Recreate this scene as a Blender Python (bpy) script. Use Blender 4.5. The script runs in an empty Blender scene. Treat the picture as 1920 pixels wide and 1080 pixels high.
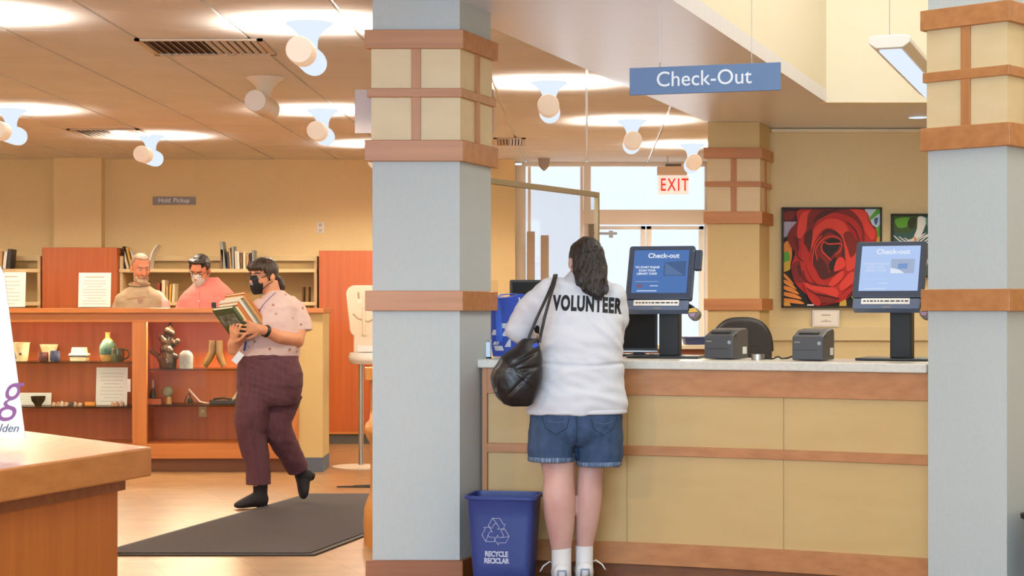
import bpy, bmesh, math, random
from mathutils import Vector, Matrix, Euler, noise
from mathutils.bvhtree import BVHTree

R = math.radians
PI = math.pi
random.seed(7)
SC = bpy.context.scene
COL = SC.collection

# ------------------------------------------------------------------ camera, world, large lights, exposure
F, CX, HY, CZ = 3300.0, 960.0, 580.0, 1.30          # focal length in pixels, centre column, horizon row, eye height

def P(px, py, d):
    """world point seen at pixel (px, py), d metres in front of the camera"""
    return Vector(((px - CX) * d / F, d, CZ + (HY - py) * d / F))

S = 1.045                                             # the check-out counter group stands this much further off than first paced out
def sz(z): return CZ + (z - CZ) * S                  # heights of that group

def PX(px, d): return (px - CX) * d / F
def PZ(py, d): return CZ + (HY - py) * d / F

cam_d = bpy.data.cameras.new('camera')
cam_d.sensor_width = 36.0
cam_d.lens = F / 1920.0 * 36.0
cam_d.shift_y = (HY - 540.0) / 1920.0
cam_d.clip_start = 0.05
cam_d.clip_end = 200
cam = bpy.data.objects.new('camera', cam_d)
cam.location = (0, 0, CZ)
cam.rotation_euler = (R(90), 0, 0)
COL.objects.link(cam)
SC.camera = cam

SC.view_settings.view_transform = 'Standard'
SC.view_settings.look = 'None'
SC.view_settings.gamma = 1.0
SC.view_settings.exposure = 0.0
SC.view_settings.use_curve_mapping = False

world = bpy.data.worlds.new('sky')
SC.world = world
world.use_nodes = True
bg = world.node_tree.nodes['Background']
bg.inputs['Color'].default_value = (0.76, 0.86, 1.0, 1)
bg.inputs['Strength'].default_value = 1.2

def area_light(name, loc, rot, sx, sy, power, color):
    l = bpy.data.lights.new(name, 'AREA')
    l.shape = 'RECTANGLE'; l.size = sx; l.size_y = sy
    l.energy = power; l.color = color
    o = bpy.data.objects.new(name, l)
    o.location = loc; o.rotation_euler = rot
    COL.objects.link(o)
    return o

# daylight from the window wall behind the photographer, and from the skylight above the check-out well
area_light('window_daylight', (-1.9, -1.6, 1.9), (R(90), 0, 0), 5.0, 2.6, 460, (0.62, 0.82, 1.0))
area_light('skylight_daylight', (2.6, 8.2, 4.75), (0, 0, 0), 3.0, 7.0, 190, (1.0, 0.96, 0.88))
sun_d = bpy.data.lights.new('sun', 'SUN'); sun_d.energy = 6; sun_d.angle = R(1); sun_d.color = (1, 0.97, 0.92)
sun = bpy.data.objects.new('sun', sun_d); sun.rotation_euler = (R(38), 0, R(12)); COL.objects.link(sun)      # lights the paving outside the entrance


# ------------------------------------------------------------------ materials
def lin(h):
    h = h.lstrip('#')
    out = []
    for i in (0, 2, 4):
        c = int(h[i:i + 2], 16) / 255
        out.append(c / 12.92 if c <= 0.04045 else ((c + 0.055) / 1.055) ** 2.4)
    return (out[0], out[1], out[2], 1)

MATS = {}
def mat(name, color, rough=0.5, metal=0.0, color2=None, scale=(8, 8, 8), detail=4, lo=0.35, hi=0.65,
        bump=0.0, bump_scale=200, emit=None, emit_strength=0.0, spec=0.5, sheen=0.0, kind='noise', sub=0.0, coat=0.0):
    if name in MATS: return MATS[name]
    m = bpy.data.materials.new(name); m.use_nodes = True
    nt = m.node_tree; N = nt.nodes; L = nt.links
    b = N['Principled BSDF']
    c1 = lin(color) if isinstance(color, str) else tuple(color) + (1,) * (4 - len(color))
    b.inputs['Base Color'].default_value = c1
    b.inputs['Roughness'].default_value = rough
    b.inputs['Metallic'].default_value = metal
    b.inputs['Specular IOR Level'].default_value = spec
    if coat: b.inputs['Coat Weight'].default_value = coat; b.inputs['Coat Roughness'].default_value = 0.3
    if sheen: b.inputs['Sheen Weight'].default_value = sheen
    if sub:
        b.inputs['Subsurface Weight'].default_value = sub
        b.inputs['Subsurface Radius'].default_value = (0.012, 0.005, 0.003)
    tc = N.new('ShaderNodeTexCoord')
    mp = N.new('ShaderNodeMapping'); mp.inputs['Scale'].default_value = scale
    L.new(tc.outputs['Object'], mp.inputs['Vector'])
    if color2 is not None:
        c2 = lin(color2) if isinstance(color2, str) else color2
        if kind == 'wave':
            t = N.new('ShaderNodeTexWave'); t.inputs['Scale'].default_value = 1.0; t.inputs['Distortion'].default_value = 0.4
        elif kind == 'voronoi':
            t = N.new('ShaderNodeTexVoronoi'); t.inputs['Scale'].default_value = 1.0
        else:
            t = N.new('ShaderNodeTexNoise'); t.inputs['Scale'].default_value = 1.0; t.inputs['Detail'].default_value = detail
        L.new(mp.outputs['Vector'], t.inputs['Vector'])
        r = N.new('ShaderNodeValToRGB')
        r.color_ramp.elements[0].position = lo; r.color_ramp.elements[0].color = c1
        r.color_ramp.elements[1].position = hi; r.color_ramp.elements[1].color = c2
        L.new(t.outputs['Distance'] if kind == 'voronoi' else t.outputs['Fac'] if 'Fac' in t.outputs else t.outputs[0], r.inputs['Fac'])
        L.new(r.outputs['Color'], b.inputs['Base Color'])
    if bump:
        n2 = N.new('ShaderNodeTexNoise'); n2.inputs['Scale'].default_value = bump_scale; n2.inputs['Detail'].default_value = 3
        L.new(tc.outputs['Object'], n2.inputs['Vector'])
        bp = N.new('ShaderNodeBump'); bp.inputs['Strength'].default_value = bump; bp.inputs['Distance'].default_value = 0.004
        L.new(n2.outputs['Fac'], bp.inputs['Height']); L.new(bp.outputs['Normal'], b.inputs['Normal'])
    if emit is not None:
        b.inputs['Emission Color'].default_value = lin(emit) if isinstance(emit, str) else emit
        b.inputs['Emission Strength'].default_value = emit_strength
    MATS[name] = m
    return m

def wood(name, c1, c2, axis='x', rough=0.35, k=1.0, coat=0.0):
    """long soft grain running along one axis"""
    s = {'x': (1.2, 26, 26), 'y': (26, 1.2, 26), 'z': (26, 26, 1.2)}[axis]
    return mat(name, c1, rough, color2=c2, scale=tuple(v * k for v in s), detail=6, lo=0.3, hi=0.7, bump=0.04, bump_scale=60, coat=coat)

def glass(name, tint=(1, 1, 1, 1), gloss=0.08, rough=0.02):
    if name in MATS: return MATS[name]
    m = bpy.data.materials.new(name); m.use_nodes = True
    N = m.node_tree.nodes; L = m.node_tree.links
    N.remove(N['Principled BSDF'])
    out = N['Material Output']
    t = N.new('ShaderNodeBsdfTransparent'); t.inputs['Color'].default_value = tint
    g = N.new('ShaderNodeBsdfGlossy'); g.inputs['Roughness'].default_value = rough
    fr = N.new('ShaderNodeFresnel'); fr.inputs['IOR'].default_value = 1.45
    mx = N.new('ShaderNodeMixShader')
    ml = N.new('ShaderNodeMath'); ml.operation = 'MULTIPLY'; ml.inputs[1].default_value = gloss * 5
    L.new(fr.outputs['Fac'], ml.inputs[0]); L.new(ml.outputs[0], mx.inputs['Fac'])
    L.new(t.outputs[0], mx.inputs[1]); L.new(g.outputs[0], mx.inputs[2]); L.new(mx.outputs[0], out.inputs['Surface'])
    MATS[name] = m
    return m

def glow(name, color, strength):
    if name in MATS: return MATS[name]
    m = bpy.data.materials.new(name); m.use_nodes = True
    N = m.node_tree.nodes; L = m.node_tree.links
    N.remove(N['Principled BSDF'])
    e = N.new('ShaderNodeEmission'); e.inputs['Color'].default_value = lin(color); e.inputs['Strength'].default_value = strength
    L.new(e.outputs[0], N['Material Output'].inputs['Surface'])
    MATS[name] = m
    return m

# ------------------------------------------------------------------ mesh builder
ORG = {}

def frame_from(t, up=None):
    t = t.normalized()
    u = Vector(up) if up is not None else (Vector((0, 0, 1)) if abs(t.z) < 0.9 else Vector((0, 1, 0)))
    a = t.cross(u)
    if a.length < 1e-5: a = t.cross(Vector((1, 0, 0)))
    a.normalize(); b = a.cross(t).normalized()
    return a, b

class MB:
    def __init__(s): s.v = []; s.f = []; s.mi = []
    def add(s, vs, fs, m=0):
        o = len(s.v); s.v += [Vector(p) for p in vs]
        s.f += [[i + o for i in q] for q in fs]; s.mi += [m] * len(fs)
        return s
    def box(s, x0, x1, y0, y1, z0, z1, m=0):
        vs = [(x, y, z) for z in (z0, z1) for y in (y0, y1) for x in (x0, x1)]
        return s.add(vs, [(0, 2, 3, 1), (4, 5, 7, 6), (0, 1, 5, 4), (2, 6, 7, 3), (0, 4, 6, 2), (1, 3, 7, 5)], m)
    def cbox(s, c, size, rot=None, m=0):
        hx, hy, hz = [q / 2 for q in size]
        t = MB().box(-hx, hx, -hy, hy, -hz, hz)
        M = Matrix.Translation(Vector(c)) @ (rot.to_4x4() if rot is not None else Matrix())
        return s.add([M @ p for p in t.v], t.f, m)
    def prism(s, poly, z0, z1, m=0):
        n = len(poly)
        vs = [(x, y, z0) for x, y in poly] + [(x, y, z1) for x, y in poly]
        fs = [tuple(reversed(range(n))), tuple(range(n, 2 * n))] + [(i, (i + 1) % n, n + (i + 1) % n, n + i) for i in range(n)]
        return s.add(vs, fs, m)
    def tube(s, path, rad, n=12, up=None, m=0, ball=False, sm=0):
        """rad: one radius, or one per point, each a number or (a, b)"""
        path = [Vector(p) for p in path]; k = len(path)
        if not isinstance(rad, list): rad = [rad] * k
        if sm:                                          # ease the path and the radii through their points
            def cr(a, b_, c, d_, u): return 0.5 * (2 * b_ + (c - a) * u + (2 * a - 5 * b_ + 4 * c - d_) * u * u + (3 * b_ - a - 3 * c + d_) * u ** 3)
            rv = [Vector((q[0], q[1])) if isinstance(q, tuple) else Vector((q, q)) for q in rad]
            np_, nr = [], []
            for i in range(k - 1):
                g4 = [max(0, i - 1), i, i + 1, min(k - 1, i + 2)]
                for q in range(sm):
                    u = q / sm
                    np_.append(cr(*[path[j] for j in g4], u)); nr.append(tuple(cr(*[rv[j] for j in g4], u)))
            path = np_ + [path[-1]]; rad = nr + [tuple(rv[-1])]; k = len(path)
        vs = []; fs = []
        pa = None
        for i, p in enumerate(path):
            t = (path[min(i + 1, k - 1)] - path[max(i - 1, 0)])
            a, b = frame_from(t, up)
            if pa is not None and up is None:
                a2 = pa - t.normalized() * pa.dot(t.normalized())
                if a2.length > 1e-6: a = a2.normalized(); b = a.cross(t.normalized()).normalized()
            pa = a
            ra, rb = rad[i] if isinstance(rad[i], tuple) else (rad[i], rad[i])
            for j in range(n):
                w = 2 * PI * j / n
                vs.append(p + a * (ra * math.cos(w)) + b * (rb * math.sin(w)))
        for i in range(k - 1):
            for j in range(n):
                fs.append((i * n + j, i * n + (j + 1) % n, (i + 1) * n + (j + 1) % n, (i + 1) * n + j))
        fs.append(tuple(range(n)))
        fs.append(tuple(reversed(range((k - 1) * n, k * n))))
        s.add(vs, fs, m)
        if ball:
            for i in range(k):
                r = rad[i] if not isinstance(rad[i], tuple) else min(rad[i])
                s.sphere(path[i], (r, r, r), n=12, m=m)
        return s
    def rings(s, spec, n=32, m=0, power=2.0, caps=True):
        """horizontal rings (x, y, z, rx, ry[, rot]) stacked upwards"""
        vs = []; fs = []; k = len(spec)
        for q in spec:
            x, y, z, rx, ry = q[:5]; rot = q[5] if len(q) > 5 else 0
            for j in range(n):
                w = 2 * PI * j / n
                c, d = math.cos(w), math.sin(w)
                ux = math.copysign(abs(c) ** (2 / power), c) * rx; uy = math.copysign(abs(d) ** (2 / power), d) * ry
                vs.append((x + ux * math.cos(rot) - uy * math.sin(rot), y + ux * math.sin(rot) + uy * math.cos(rot), z))
        for i in range(k - 1):
            for j in range(n):
                fs.append((i * n + j, i * n + (j + 1) % n, (i + 1) * n + (j + 1) % n, (i + 1) * n + j))
        if caps:
            fs.append(tuple(reversed(range(n)))); fs.append(tuple(range((k - 1) * n, k * n)))
        return s.add(vs, fs, m)
    def lathe(s, prof, c=(0, 0, 0), n=28, m=0):
        return s.rings([(c[0], c[1], c[2] + z, r, r) for r, z in prof], n=n, m=m)
    def sphere(s, c, r, rot=None, n=20, m=0):
        if not isinstance(r, tuple): r = (r, r, r)
        h = n // 2; vs = [(0, 0, -1)]; fs = []
        for i in range(1, h):
            t = PI * i / h
            for j in range(n):
                w = 2 * PI * j / n
                vs.append((math.sin(t) * math.cos(w), math.sin(t) * math.sin(w), -math.cos(t)))
        vs.append((0, 0, 1)); top = len(vs) - 1
        for j in range(n):
            fs.append((0, 1 + (j + 1) % n, 1 + j))
            fs.append((top, 1 + (h - 2) * n + j, 1 + (h - 2) * n + (j + 1) % n))
        for i in range(h - 2):
            for j in range(n):
                fs.append((1 + i * n + j, 1 + i * n + (j + 1) % n, 1 + (i + 1) * n + (j + 1) % n, 1 + (i + 1) * n + j))
        M = Matrix.Translation(Vector(c)) @ (rot.to_4x4() if rot is not None else Matrix()) @ Matrix.Diagonal((r[0], r[1], r[2], 1))
        return s.add([M @ Vector(p) for p in vs], fs, m)
    def text(s, body, size, M, thick=0.001, bold=0.0, shear=0.0, sx=1.0, align='CENTER', m=0, spacing=1.0):
        c = bpy.data.curves.new('lettering', 'FONT')
        c.body = body; c.size = size; c.extrude = thick / 2; c.offset = bold; c.shear = shear
        c.align_x = align; c.align_y = 'CENTER'; c.space_character = spacing; c.resolution_u = 4
        o = bpy.data.objects.new('lettering', c); COL.objects.link(o)
        dg = bpy.context.evaluated_depsgraph_get()
        me = o.evaluated_get(dg).to_mesh()
        vs = [M @ Vector((p.co.x * sx, p.co.y, p.co.z)) for p in me.vertices]
        fs = [tuple(p.vertices) for p in me.polygons]
        o.evaluated_get(dg).to_mesh_clear()
        bpy.data.objects.remove(o); bpy.data.curves.remove(c)
        return s.add(vs, fs, m)
    def xf(s, M): s.v = [M @ p for p in s.v]; return s
    def mesh(s, name):
        me = bpy.data.meshes.new(name)
        me.from_pydata([tuple(p) for p in s.v], [], [tuple(f) for f in s.f])
        me.update(); return me
    def build(s, name, mats, parent=None, smooth=False, bevel=0.0, seg=2, label=None):
        me = s.mesh(name)
        return link_mesh(name, me, mats, parent, smooth, bevel, seg, label, s.mi)

def org_of(parent):
    o = Vector((0, 0, 0)); q = parent
    while q is not None:
        if q.name in ORG: return ORG[q.name]
        q = q.parent
    return o

def link_mesh(name, me, mats, parent=None, smooth=False, bevel=0.0, seg=2, label=None, mi=None, fix=True):
    if fix:
        bm = bmesh.new(); bm.from_mesh(me)
        bmesh.ops.recalc_face_normals(bm, faces=bm.faces[:])
        bm.to_mesh(me); bm.free()
    o_ = org_of(parent)
    if o_.length > 0: me.transform(Matrix.Translation(-o_))
    if not isinstance(mats, (list, tuple)): mats = [mats]
    for m in mats: me.materials.append(m)
    if mi and len(mats) > 1:
        me.polygons.foreach_set('material_index', mi)
    if smooth:
        me.polygons.foreach_set('use_smooth', [True] * len(me.polygons))
        if smooth == 'auto':
            me.set_sharp_from_angle(angle=R(38))
    ob = bpy.data.objects.new(name, me); COL.objects.link(ob)
    if parent is not None: ob.parent = parent
    if bevel:
        md = ob.modifiers.new('bevel', 'BEVEL'); md.width = bevel; md.segments = seg; md.limit_method = 'ANGLE'; md.angle_limit = R(40)
    if label: ob['label'] = label
    return ob

def tag(o, label, cat, group=None):
    o['label'] = label; o['category'] = cat
    if group: o['group'] = group
    return o

def thing(name, label, cat, loc=(0, 0, 0), rotz=0.0, group=None, local=False):
    """an Empty at the base of the thing; parts are given in world coordinates unless local is set"""
    o = bpy.data.objects.new(name, None); COL.objects.link(o)
    o.empty_display_size = 0.1
    o.location = loc; o.rotation_euler = (0, 0, rotz)
    ORG[o.name] = Vector((0, 0, 0)) if local else Vector(loc)
    return tag(o, label, cat, group)

def struct(name, mb, m, smooth=False, bevel=0.0, parent=None):
    o = mb.build(name, m, parent, smooth, bevel)
    if parent is None: o['kind'] = 'structure'
    return o

def solid(name, mb, m, label, cat, group=None, **k):
    return tag(mb.build(name, m, None, **k), label, cat, group)

def copy_thing(o, loc, rotz=None, label=None):
    def cp(q, parent):
        c = q.copy(); COL.objects.link(c); c.parent = parent
        for ch in list(q.children): cp(ch, c)
        return c
    c = cp(o, None); c.location = loc
    if rotz is not None: c.rotation_euler = (0, 0, rotz)
    if label: c['label'] = label
    return c

def organic(mb, voxel=0.007, smooth=6, folds=None):
    """melt overlapping solids into one continuous surface"""
    me = mb.mesh('raw')
    bm = bmesh.new(); bm.from_mesh(me); bmesh.ops.recalc_face_normals(bm, faces=bm.faces[:]); bm.to_mesh(me); bm.free()
    tmp = bpy.data.scenes.new('workbench')                  # a scratch scene, so only this solid is evaluated
    o = bpy.data.objects.new('raw', me); tmp.collection.objects.link(o)
    r = o.modifiers.new('r', 'REMESH'); r.mode = 'VOXEL'; r.voxel_size = voxel
    s = o.modifiers.new('s', 'SMOOTH'); s.iterations = smooth; s.factor = 0.5
    tmp.view_layers[0].update(); dg = tmp.view_layers[0].depsgraph
    out = bpy.data.meshes.new_from_object(o.evaluated_get(dg))
    bpy.data.objects.remove(o); bpy.data.meshes.remove(me); bpy.data.scenes.remove(tmp)
    if folds:
        new = [v.co + v.normal * folds(v.co) for v in out.vertices]
        for v, c in zip(out.vertices, new): v.co = c
        out.update()
    return out

def bvh_of(me):
    return BVHTree.FromPolygons([v.co.copy() for v in me.vertices], [tuple(p.vertices) for p in me.polygons])
# ------------------------------------------------------------------ shared materials
M_floor = None
def floor_material():
    m = bpy.data.materials.new('cork_plank_floor'); m.use_nodes = True
    N = m.node_tree.nodes; L = m.node_tree.links; b = N['Principled BSDF']
    tc = N.new('ShaderNodeTexCoord'); mp = N.new('ShaderNodeMapping'); mp.inputs['Rotation'].default_value = (0, 0, R(70))
    L.new(tc.outputs['Object'], mp.inputs['Vector'])
    br = N.new('ShaderNodeTexBrick'); br.inputs['Scale'].default_value = 1.0
    br.inputs['Brick Width'].default_value = 1.4; br.inputs['Row Height'].default_value = 0.45
    br.inputs['Mortar Size'].default_value = 0.003; br.inputs['Bias'].default_value = 0.0
    br.inputs['Color1'].default_value = lin('#9a764f'); br.inputs['Color2'].default_value = lin('#8f6d48'); br.inputs['Mortar'].default_value = lin('#7a5b3a')
    L.new(mp.outputs['Vector'], br.inputs['Vector'])
    n = N.new('ShaderNodeTexNoise'); n.inputs['Scale'].default_value = 5; n.inputs['Detail'].default_value = 6
    L.new(tc.outputs['Object'], n.inputs['Vector'])
    mx = N.new('ShaderNodeMix'); mx.data_type = 'RGBA'; mx.blend_type = 'SOFT_LIGHT'; mx.inputs[0].default_value = 0.6
    L.new(br.outputs['Color'], mx.inputs[6]); L.new(n.outputs['Fac'], mx.inputs[7]); L.new(mx.outputs[2], b.inputs['Base Color'])
    b.inputs['Roughness'].default_value = 0.33
    return m

M_floor = floor_material()
M_tile = mat('ceiling_tile_white', '#e9e6e2', 0.9, color2='#e4e0db', scale=(3, 3, 3), bump=0.25, bump_scale=150)
M_grid = mat('grid_white', '#f3f1ec', 0.2, coat=1.0)
M_soffit = mat('soffit_board', '#e2e5f6', 0.42, color2='#dcdff0', scale=(1, 30, 1), lo=0.3, hi=0.7, coat=1.0)  # lavender cast of the daylight put into the board colour
M_well = mat('well_cream_paint', '#ece6d0', 0.8, bump=0.1, bump_scale=80)
M_wall = mat('beige_wallpaper', '#ead09c', 0.8, color2='#e7cc97', scale=(60, 60, 40), bump=0.15, bump_scale=120)
M_wallart = mat('olive_beige_wallpaper', '#dccb9e', 0.8, color2='#d9c79a', scale=(60, 60, 40), bump=0.15, bump_scale=120)
M_shaft = mat('linen_wallcovering', '#bdc6c9', 0.75, color2='#bac3c6', scale=(90, 90, 60), bump=0.2, bump_scale=240)
M_shaft_far = mat('warm_lit_linen_wallcovering', '#cdb888', 0.75, color2='#cab483', scale=(90, 90, 60), bump=0.2, bump_scale=240)  # same linen as the near columns, warm lamplight put into the colour
M_veneer = mat('maple_veneer', '#dcc8a0', 0.45, color2='#d7c298', scale=(6, 6, 12), detail=6, bump=0.05, bump_scale=90)
M_band = wood('cherry_band', '#c08452', '#ad7243', 'x', 0.4)
M_bandz = wood('cherry_upright', '#c08452', '#ad7243', 'z', 0.4)
M_cherry = wood('cherry_dark_base', '#9a5c30', '#834b26', 'x', 0.4)
M_counter_top = mat('counter_solid_surface', '#d9d6cf', 0.3, color2='#cfccc4', scale=(60, 60, 60))
M_panel = mat('counter_maple_panel', '#cbab74', 0.45, color2='#c7a66e', scale=(3, 3, 12), detail=6, bump=0.04, bump_scale=90)
M_orange = wood('orange_cherry_panel', '#b55c24', '#a7501b', 'z', 0.4)
M_case = wood('case_cherry', '#c67c38', '#b46a2b', 'x', 0.35)
M_casez = wood('case_cherry_upright', '#c67c38', '#b46a2b', 'z', 0.35)
M_casein = wood('case_back_cherry', '#bf6128', '#ae541f', 'z', 0.45)
M_kick = mat('dark_toe_kick', '#4a3420', 0.6)
M_black = mat('black_plastic', '#17181a', 0.4)
M_blackm = mat('black_matte', '#1d1d20', 0.6, bump=0.1)
M_alum = mat('tan_anodised_frame', '#efe4d6', 0.45, metal=0.0)  # tan frame colour paled to stand in for the entrance glare
M_steel = mat('brushed_steel', '#b8b8b6', 0.3, metal=0.9)
M_white = mat('white_plastic', '#e6e6e4', 0.4)
M_paper = mat('white_paper', '#e9e6e0', 0.7)
M_ink = mat('grey_ink', '#8a847d', 0.7)
M_inkdark = mat('black_ink', '#26262a', 0.7)
M_glass = glass('clear_glass', (0.995, 1.0, 1.0, 1), 0.06)
M_shelfglass = glass('shelf_glass', (0.62, 0.70, 0.67, 1), 0.12)

# ------------------------------------------------------------------ floor, ceilings, walls
ZC, ZS = 2.80, 2.78
DX, DY = 0.3345, 0.9424                       # run of the soffit edges on plan
def edge1(y): return 1.54 + (y - 13.9) * DX / DY
def edge2(y): return 2.253 + (y - 12.6) * DX / DY

struct('floor', MB().box(-6.4, 5.7, -1.4, 18.4, -0.1, 0), M_floor)
struct('ground', MB().box(-14, 14, 18.4, 40, -0.14, -0.04), mat('pale_concrete_paving', '#d9dbdd', 0.8))

# tile ceiling: rows of lay-in tiles with open joints, over a white grid
def tile_ceiling():
    b = MB(); g = MB()
    a = math.atan(140 / F)
    ca, sa = math.cos(a), math.sin(a)
    pu, pv = 0.622, 1.22
    def W(u, v): return (u * ca + v * sa, v * ca - u * sa)
    def clip(poly):
        out = poly                                   # keep what lies left of the soffit edge and inside the walls
        for fn in (lambda p: edge1(p[1]) - p[0], lambda p: p[0] + 6.3, lambda p: 18.05 - p[1], lambda p: p[1] + 1.3, lambda p: 2.05 - p[0]):
            res = []
            for i, p in enumerate(out):
                q = out[(i + 1) % len(out)]
                fp, fq = fn(p), fn(q)
                if fp >= 0: res.append(p)
                if fp * fq < 0:
                    t = fp / (fp - fq); res.append((p[0] + (q[0] - p[0]) * t, p[1] + (q[1] - p[1]) * t))
            out = res
            if len(out) < 3: return None
        return out
    gu, gv = 0.010, 0.003
    for i in range(-14, 8):
        for j in range(-3, 17):
            u0, u1 = i * pu + gu, (i + 1) * pu - gu
            v0, v1 = j * pv + 0.2 + gv, (j + 1) * pv + 0.2 - gv
            for vv0, vv1 in ((v0, (v0 + v1) / 2 - gv), ((v0 + v1) / 2 + gv, v1)):
                q = clip([W(u0, vv0), W(u1, vv0), W(u1, vv1), W(u0, vv1)])
                if q: b.prism(q, ZC, ZC + 0.02)
    struct('ceiling', b, M_tile)
    q = clip([(-6.4, -1.4), (3, -1.4), (3, 18.2), (-6.4, 18.2)])
    g.prism(q, ZC + 0.012, ZC + 0.05)
    struct('trim_1', g, M_grid)
tile_ceiling()

sof = MB().prism([(edge1(-1.4), -1.4), (edge2(-1.4), -1.4), (2.253, 12.6), (5.6, 12.6), (5.6, 14.5), (edge1(14.5) - 0.03, 14.5), (edge1(14.0), 14.0)], ZS, ZS + 0.09)
struct('ceiling_soffit', sof, M_soffit)
# boards of the soffit: fine joints across it
w = MB()
w.prism([(edge2(-1.4), -1.4), (edge2(-1.4) - 0.1, -1.4), (2.153, 12.7), (2.253, 12.6)], ZS + 0.002, 4.9)
struct('wall_well_left', w, M_well)
struct('wall_well_far', MB().box(2.2, 5.6, 12.585, 12.7, ZS - 0.001, 4.9), M_well)
struct('wall_well_right', MB().box(5.5, 5.6, -1.4, 12.6, ZS, 4.9), M_well)
struct('ceiling_well', MB().box(-2.8, 5.6, -1.4, 12.7, 4.9, 5.0), M_well)

struct('wall_left', MB().box(-6.4, -6.3, -1.4, 17.7, 0, 2.9), M_wall)
struct('wall_right', MB().box(5.6, 5.7, -1.4, 14.5, 0, 2.9), M_wall)
struct('wall_back', MB().box(-6.4, PX(966, 17.6), 17.6, 18.4, 0, 2.9), M_wall)
struct('wall_pilaster', MB().box(PX(101, 17.45), PX(190, 17.45), 17.45, 17.6, 0, 2.9), M_wall)
struct('wall_art', MB().box(1.95, 5.6, 14.4, 14.5, 0, 2.9), M_wallart)
struct('wall_entrance_right', MB().box(2.02, 2.12, 14.5, 18.4, 0, 2.9), M_wall)
# chair rail and picture rail on the art wall
struct('trim_2', MB().box(1.95, 5.6, 14.37, 14.4, 1.045, 1.16), mat('cream_rail', '#d8c79c', 0.6), bevel=0.003)
struct('trim_3', MB().box(2.12, 5.6, 14.36, 14.4, 2.745, 2.772), mat('cream_picture_rail', '#e9dcc0', 0.5), bevel=0.003)
struct('baseboard_back', MB().box(-6.3, 0.02, 17.58, 17.6, 0, 0.1), mat('dark_rubber_base', '#4b463f', 0.7))

# ------------------------------------------------------------------ glazed entrance
def entrance():
    d = 18.0
    x0, x1 = 0.10, 2.02
    fr = MB()
    zt = 2.77
    xm = PX(1101, d)                                  # mullion
    fr.box(PX(966, d), x0 + 0.04, d - 0.06, d + 0.06, 0, zt)       # jamb
    fr.box(xm - 0.035, xm + 0.035, d - 0.05, d + 0.05, 0, zt)
    fr.box(x0, x1, d - 0.05, d + 0.05, zt - 0.01, zt + 0.03)
    fr.box(x1 - 0.05, x1, d - 0.05, d + 0.05, 0, zt)
    fr.box(PX(1090, d), x1, d - 0.08, d + 0.05, PZ(421, d), PZ(394, d))     # door head
    fr.box(x0, xm, d - 0.04, d + 0.04, 0, 0.12)
    w1 = struct('window_1', fr, M_alum, bevel=0.004)
    struct('window_glass', MB().box(x0 + 0.04, xm - 0.035, d - 0.006, d + 0.006, 0.12, zt - 0.01), M_glass, parent=w1)
    struct('transom_glass', MB().box(xm + 0.035, x1 - 0.05, d - 0.006, d + 0.006, PZ(394, d), zt - 0.01), M_glass, parent=w1)
    # door leaves behind the head
    dm = MB()
    za = PZ(424, d)
    for a, b in ((xm + 0.04, (xm + x1) / 2 - 0.03), ((xm + x1) / 2 - 0.02, x1 - 0.06)):
        dm.box(a, a + 0.05, d - 0.02, d + 0.03, 0.01, za)
        dm.box(b - 0.05, b, d - 0.02, d + 0.03, 0.01, za)
        dm.box(a, b, d - 0.02, d + 0.03, za - 0.035, za)
        dm.box(a, b, d - 0.02, d + 0.03, 0.01, 0.2)
    dr = struct('door_1', dm, mat('glare_paled_door_frame', '#f4f3ef', 0.4), bevel=0.003)  # pale colour stands in for bloom from the bright glass
    gl = MB()
    for a, b in ((xm + 0.09, (xm + x1) / 2 - 0.08), ((xm + x1) / 2 + 0.03, x1 - 0.11)):
        gl.box(a, b, d + 0.0, d + 0.01, 0.2, za - 0.035)
    struct('door_glass', gl, M_glass, parent=dr)
    cl = MB().box(xm + 0.06, xm + 0.3, d - 0.07, d - 0.03, za - 0.09, za - 0.065).box(xm + 0.22, xm + 0.26, d - 0.08, d - 0.03, za - 0.12, za - 0.05)
    struct('door_closer', cl, mat('grey_metal', '#8c8a88', 0.4, metal=0.6), parent=dr)
    st = MB().box(PX(1104, 17.9), PX(1114, 17.9), d - 0.09, d - 0.05, PZ(452, d), PZ(421, d))
    struct('door_latch', st, mat('dark_bronze', '#54443c', 0.4, metal=0.4), parent=dr)
    # the open sliding leaf with two tall pull bars, left of the mullion
    pb = MB()
    for a, b, yt in ((988, 1003, 434), (1014, 1029, 441)):
        x_a, x_b = PX(a, 17.7), PX(b, 17.7)
        pb.box(x_a, x_b, 17.7, 17.74, 0.45, PZ(yt, 17.7))
    sl = MB().box(x0 + 0.06, x0 + 0.09, 17.76, 17.80, 0.02, zt - 0.03).box(xm - 0.08, xm - 0.05, 17.76, 17.80, 0.02, zt - 0.03)
    dl = struct('door_2', sl, M_alum)
    struct('door_handle', pb, mat('weathered_bronze_pull', '#957c66', 0.5), parent=dl, bevel=0.004)
    # small triangular camera housing at the ceiling line
    cm = MB().rings([(PX(1020, 17.5), 17.5, PZ(320, 17.5), 0.01, 0.01), (PX(1020, 17.5), 17.5, PZ(312, 17.5), 0.05, 0.04), (PX(1020, 17.5), 17.5, ZC, 0.06, 0.05)], n=16)
    solid('security_camera', cm, mat('grey_dome', '#a39a93', 0.5), 'small grey dome camera on the ceiling above the entrance glass', 'camera')
entrance()

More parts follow.
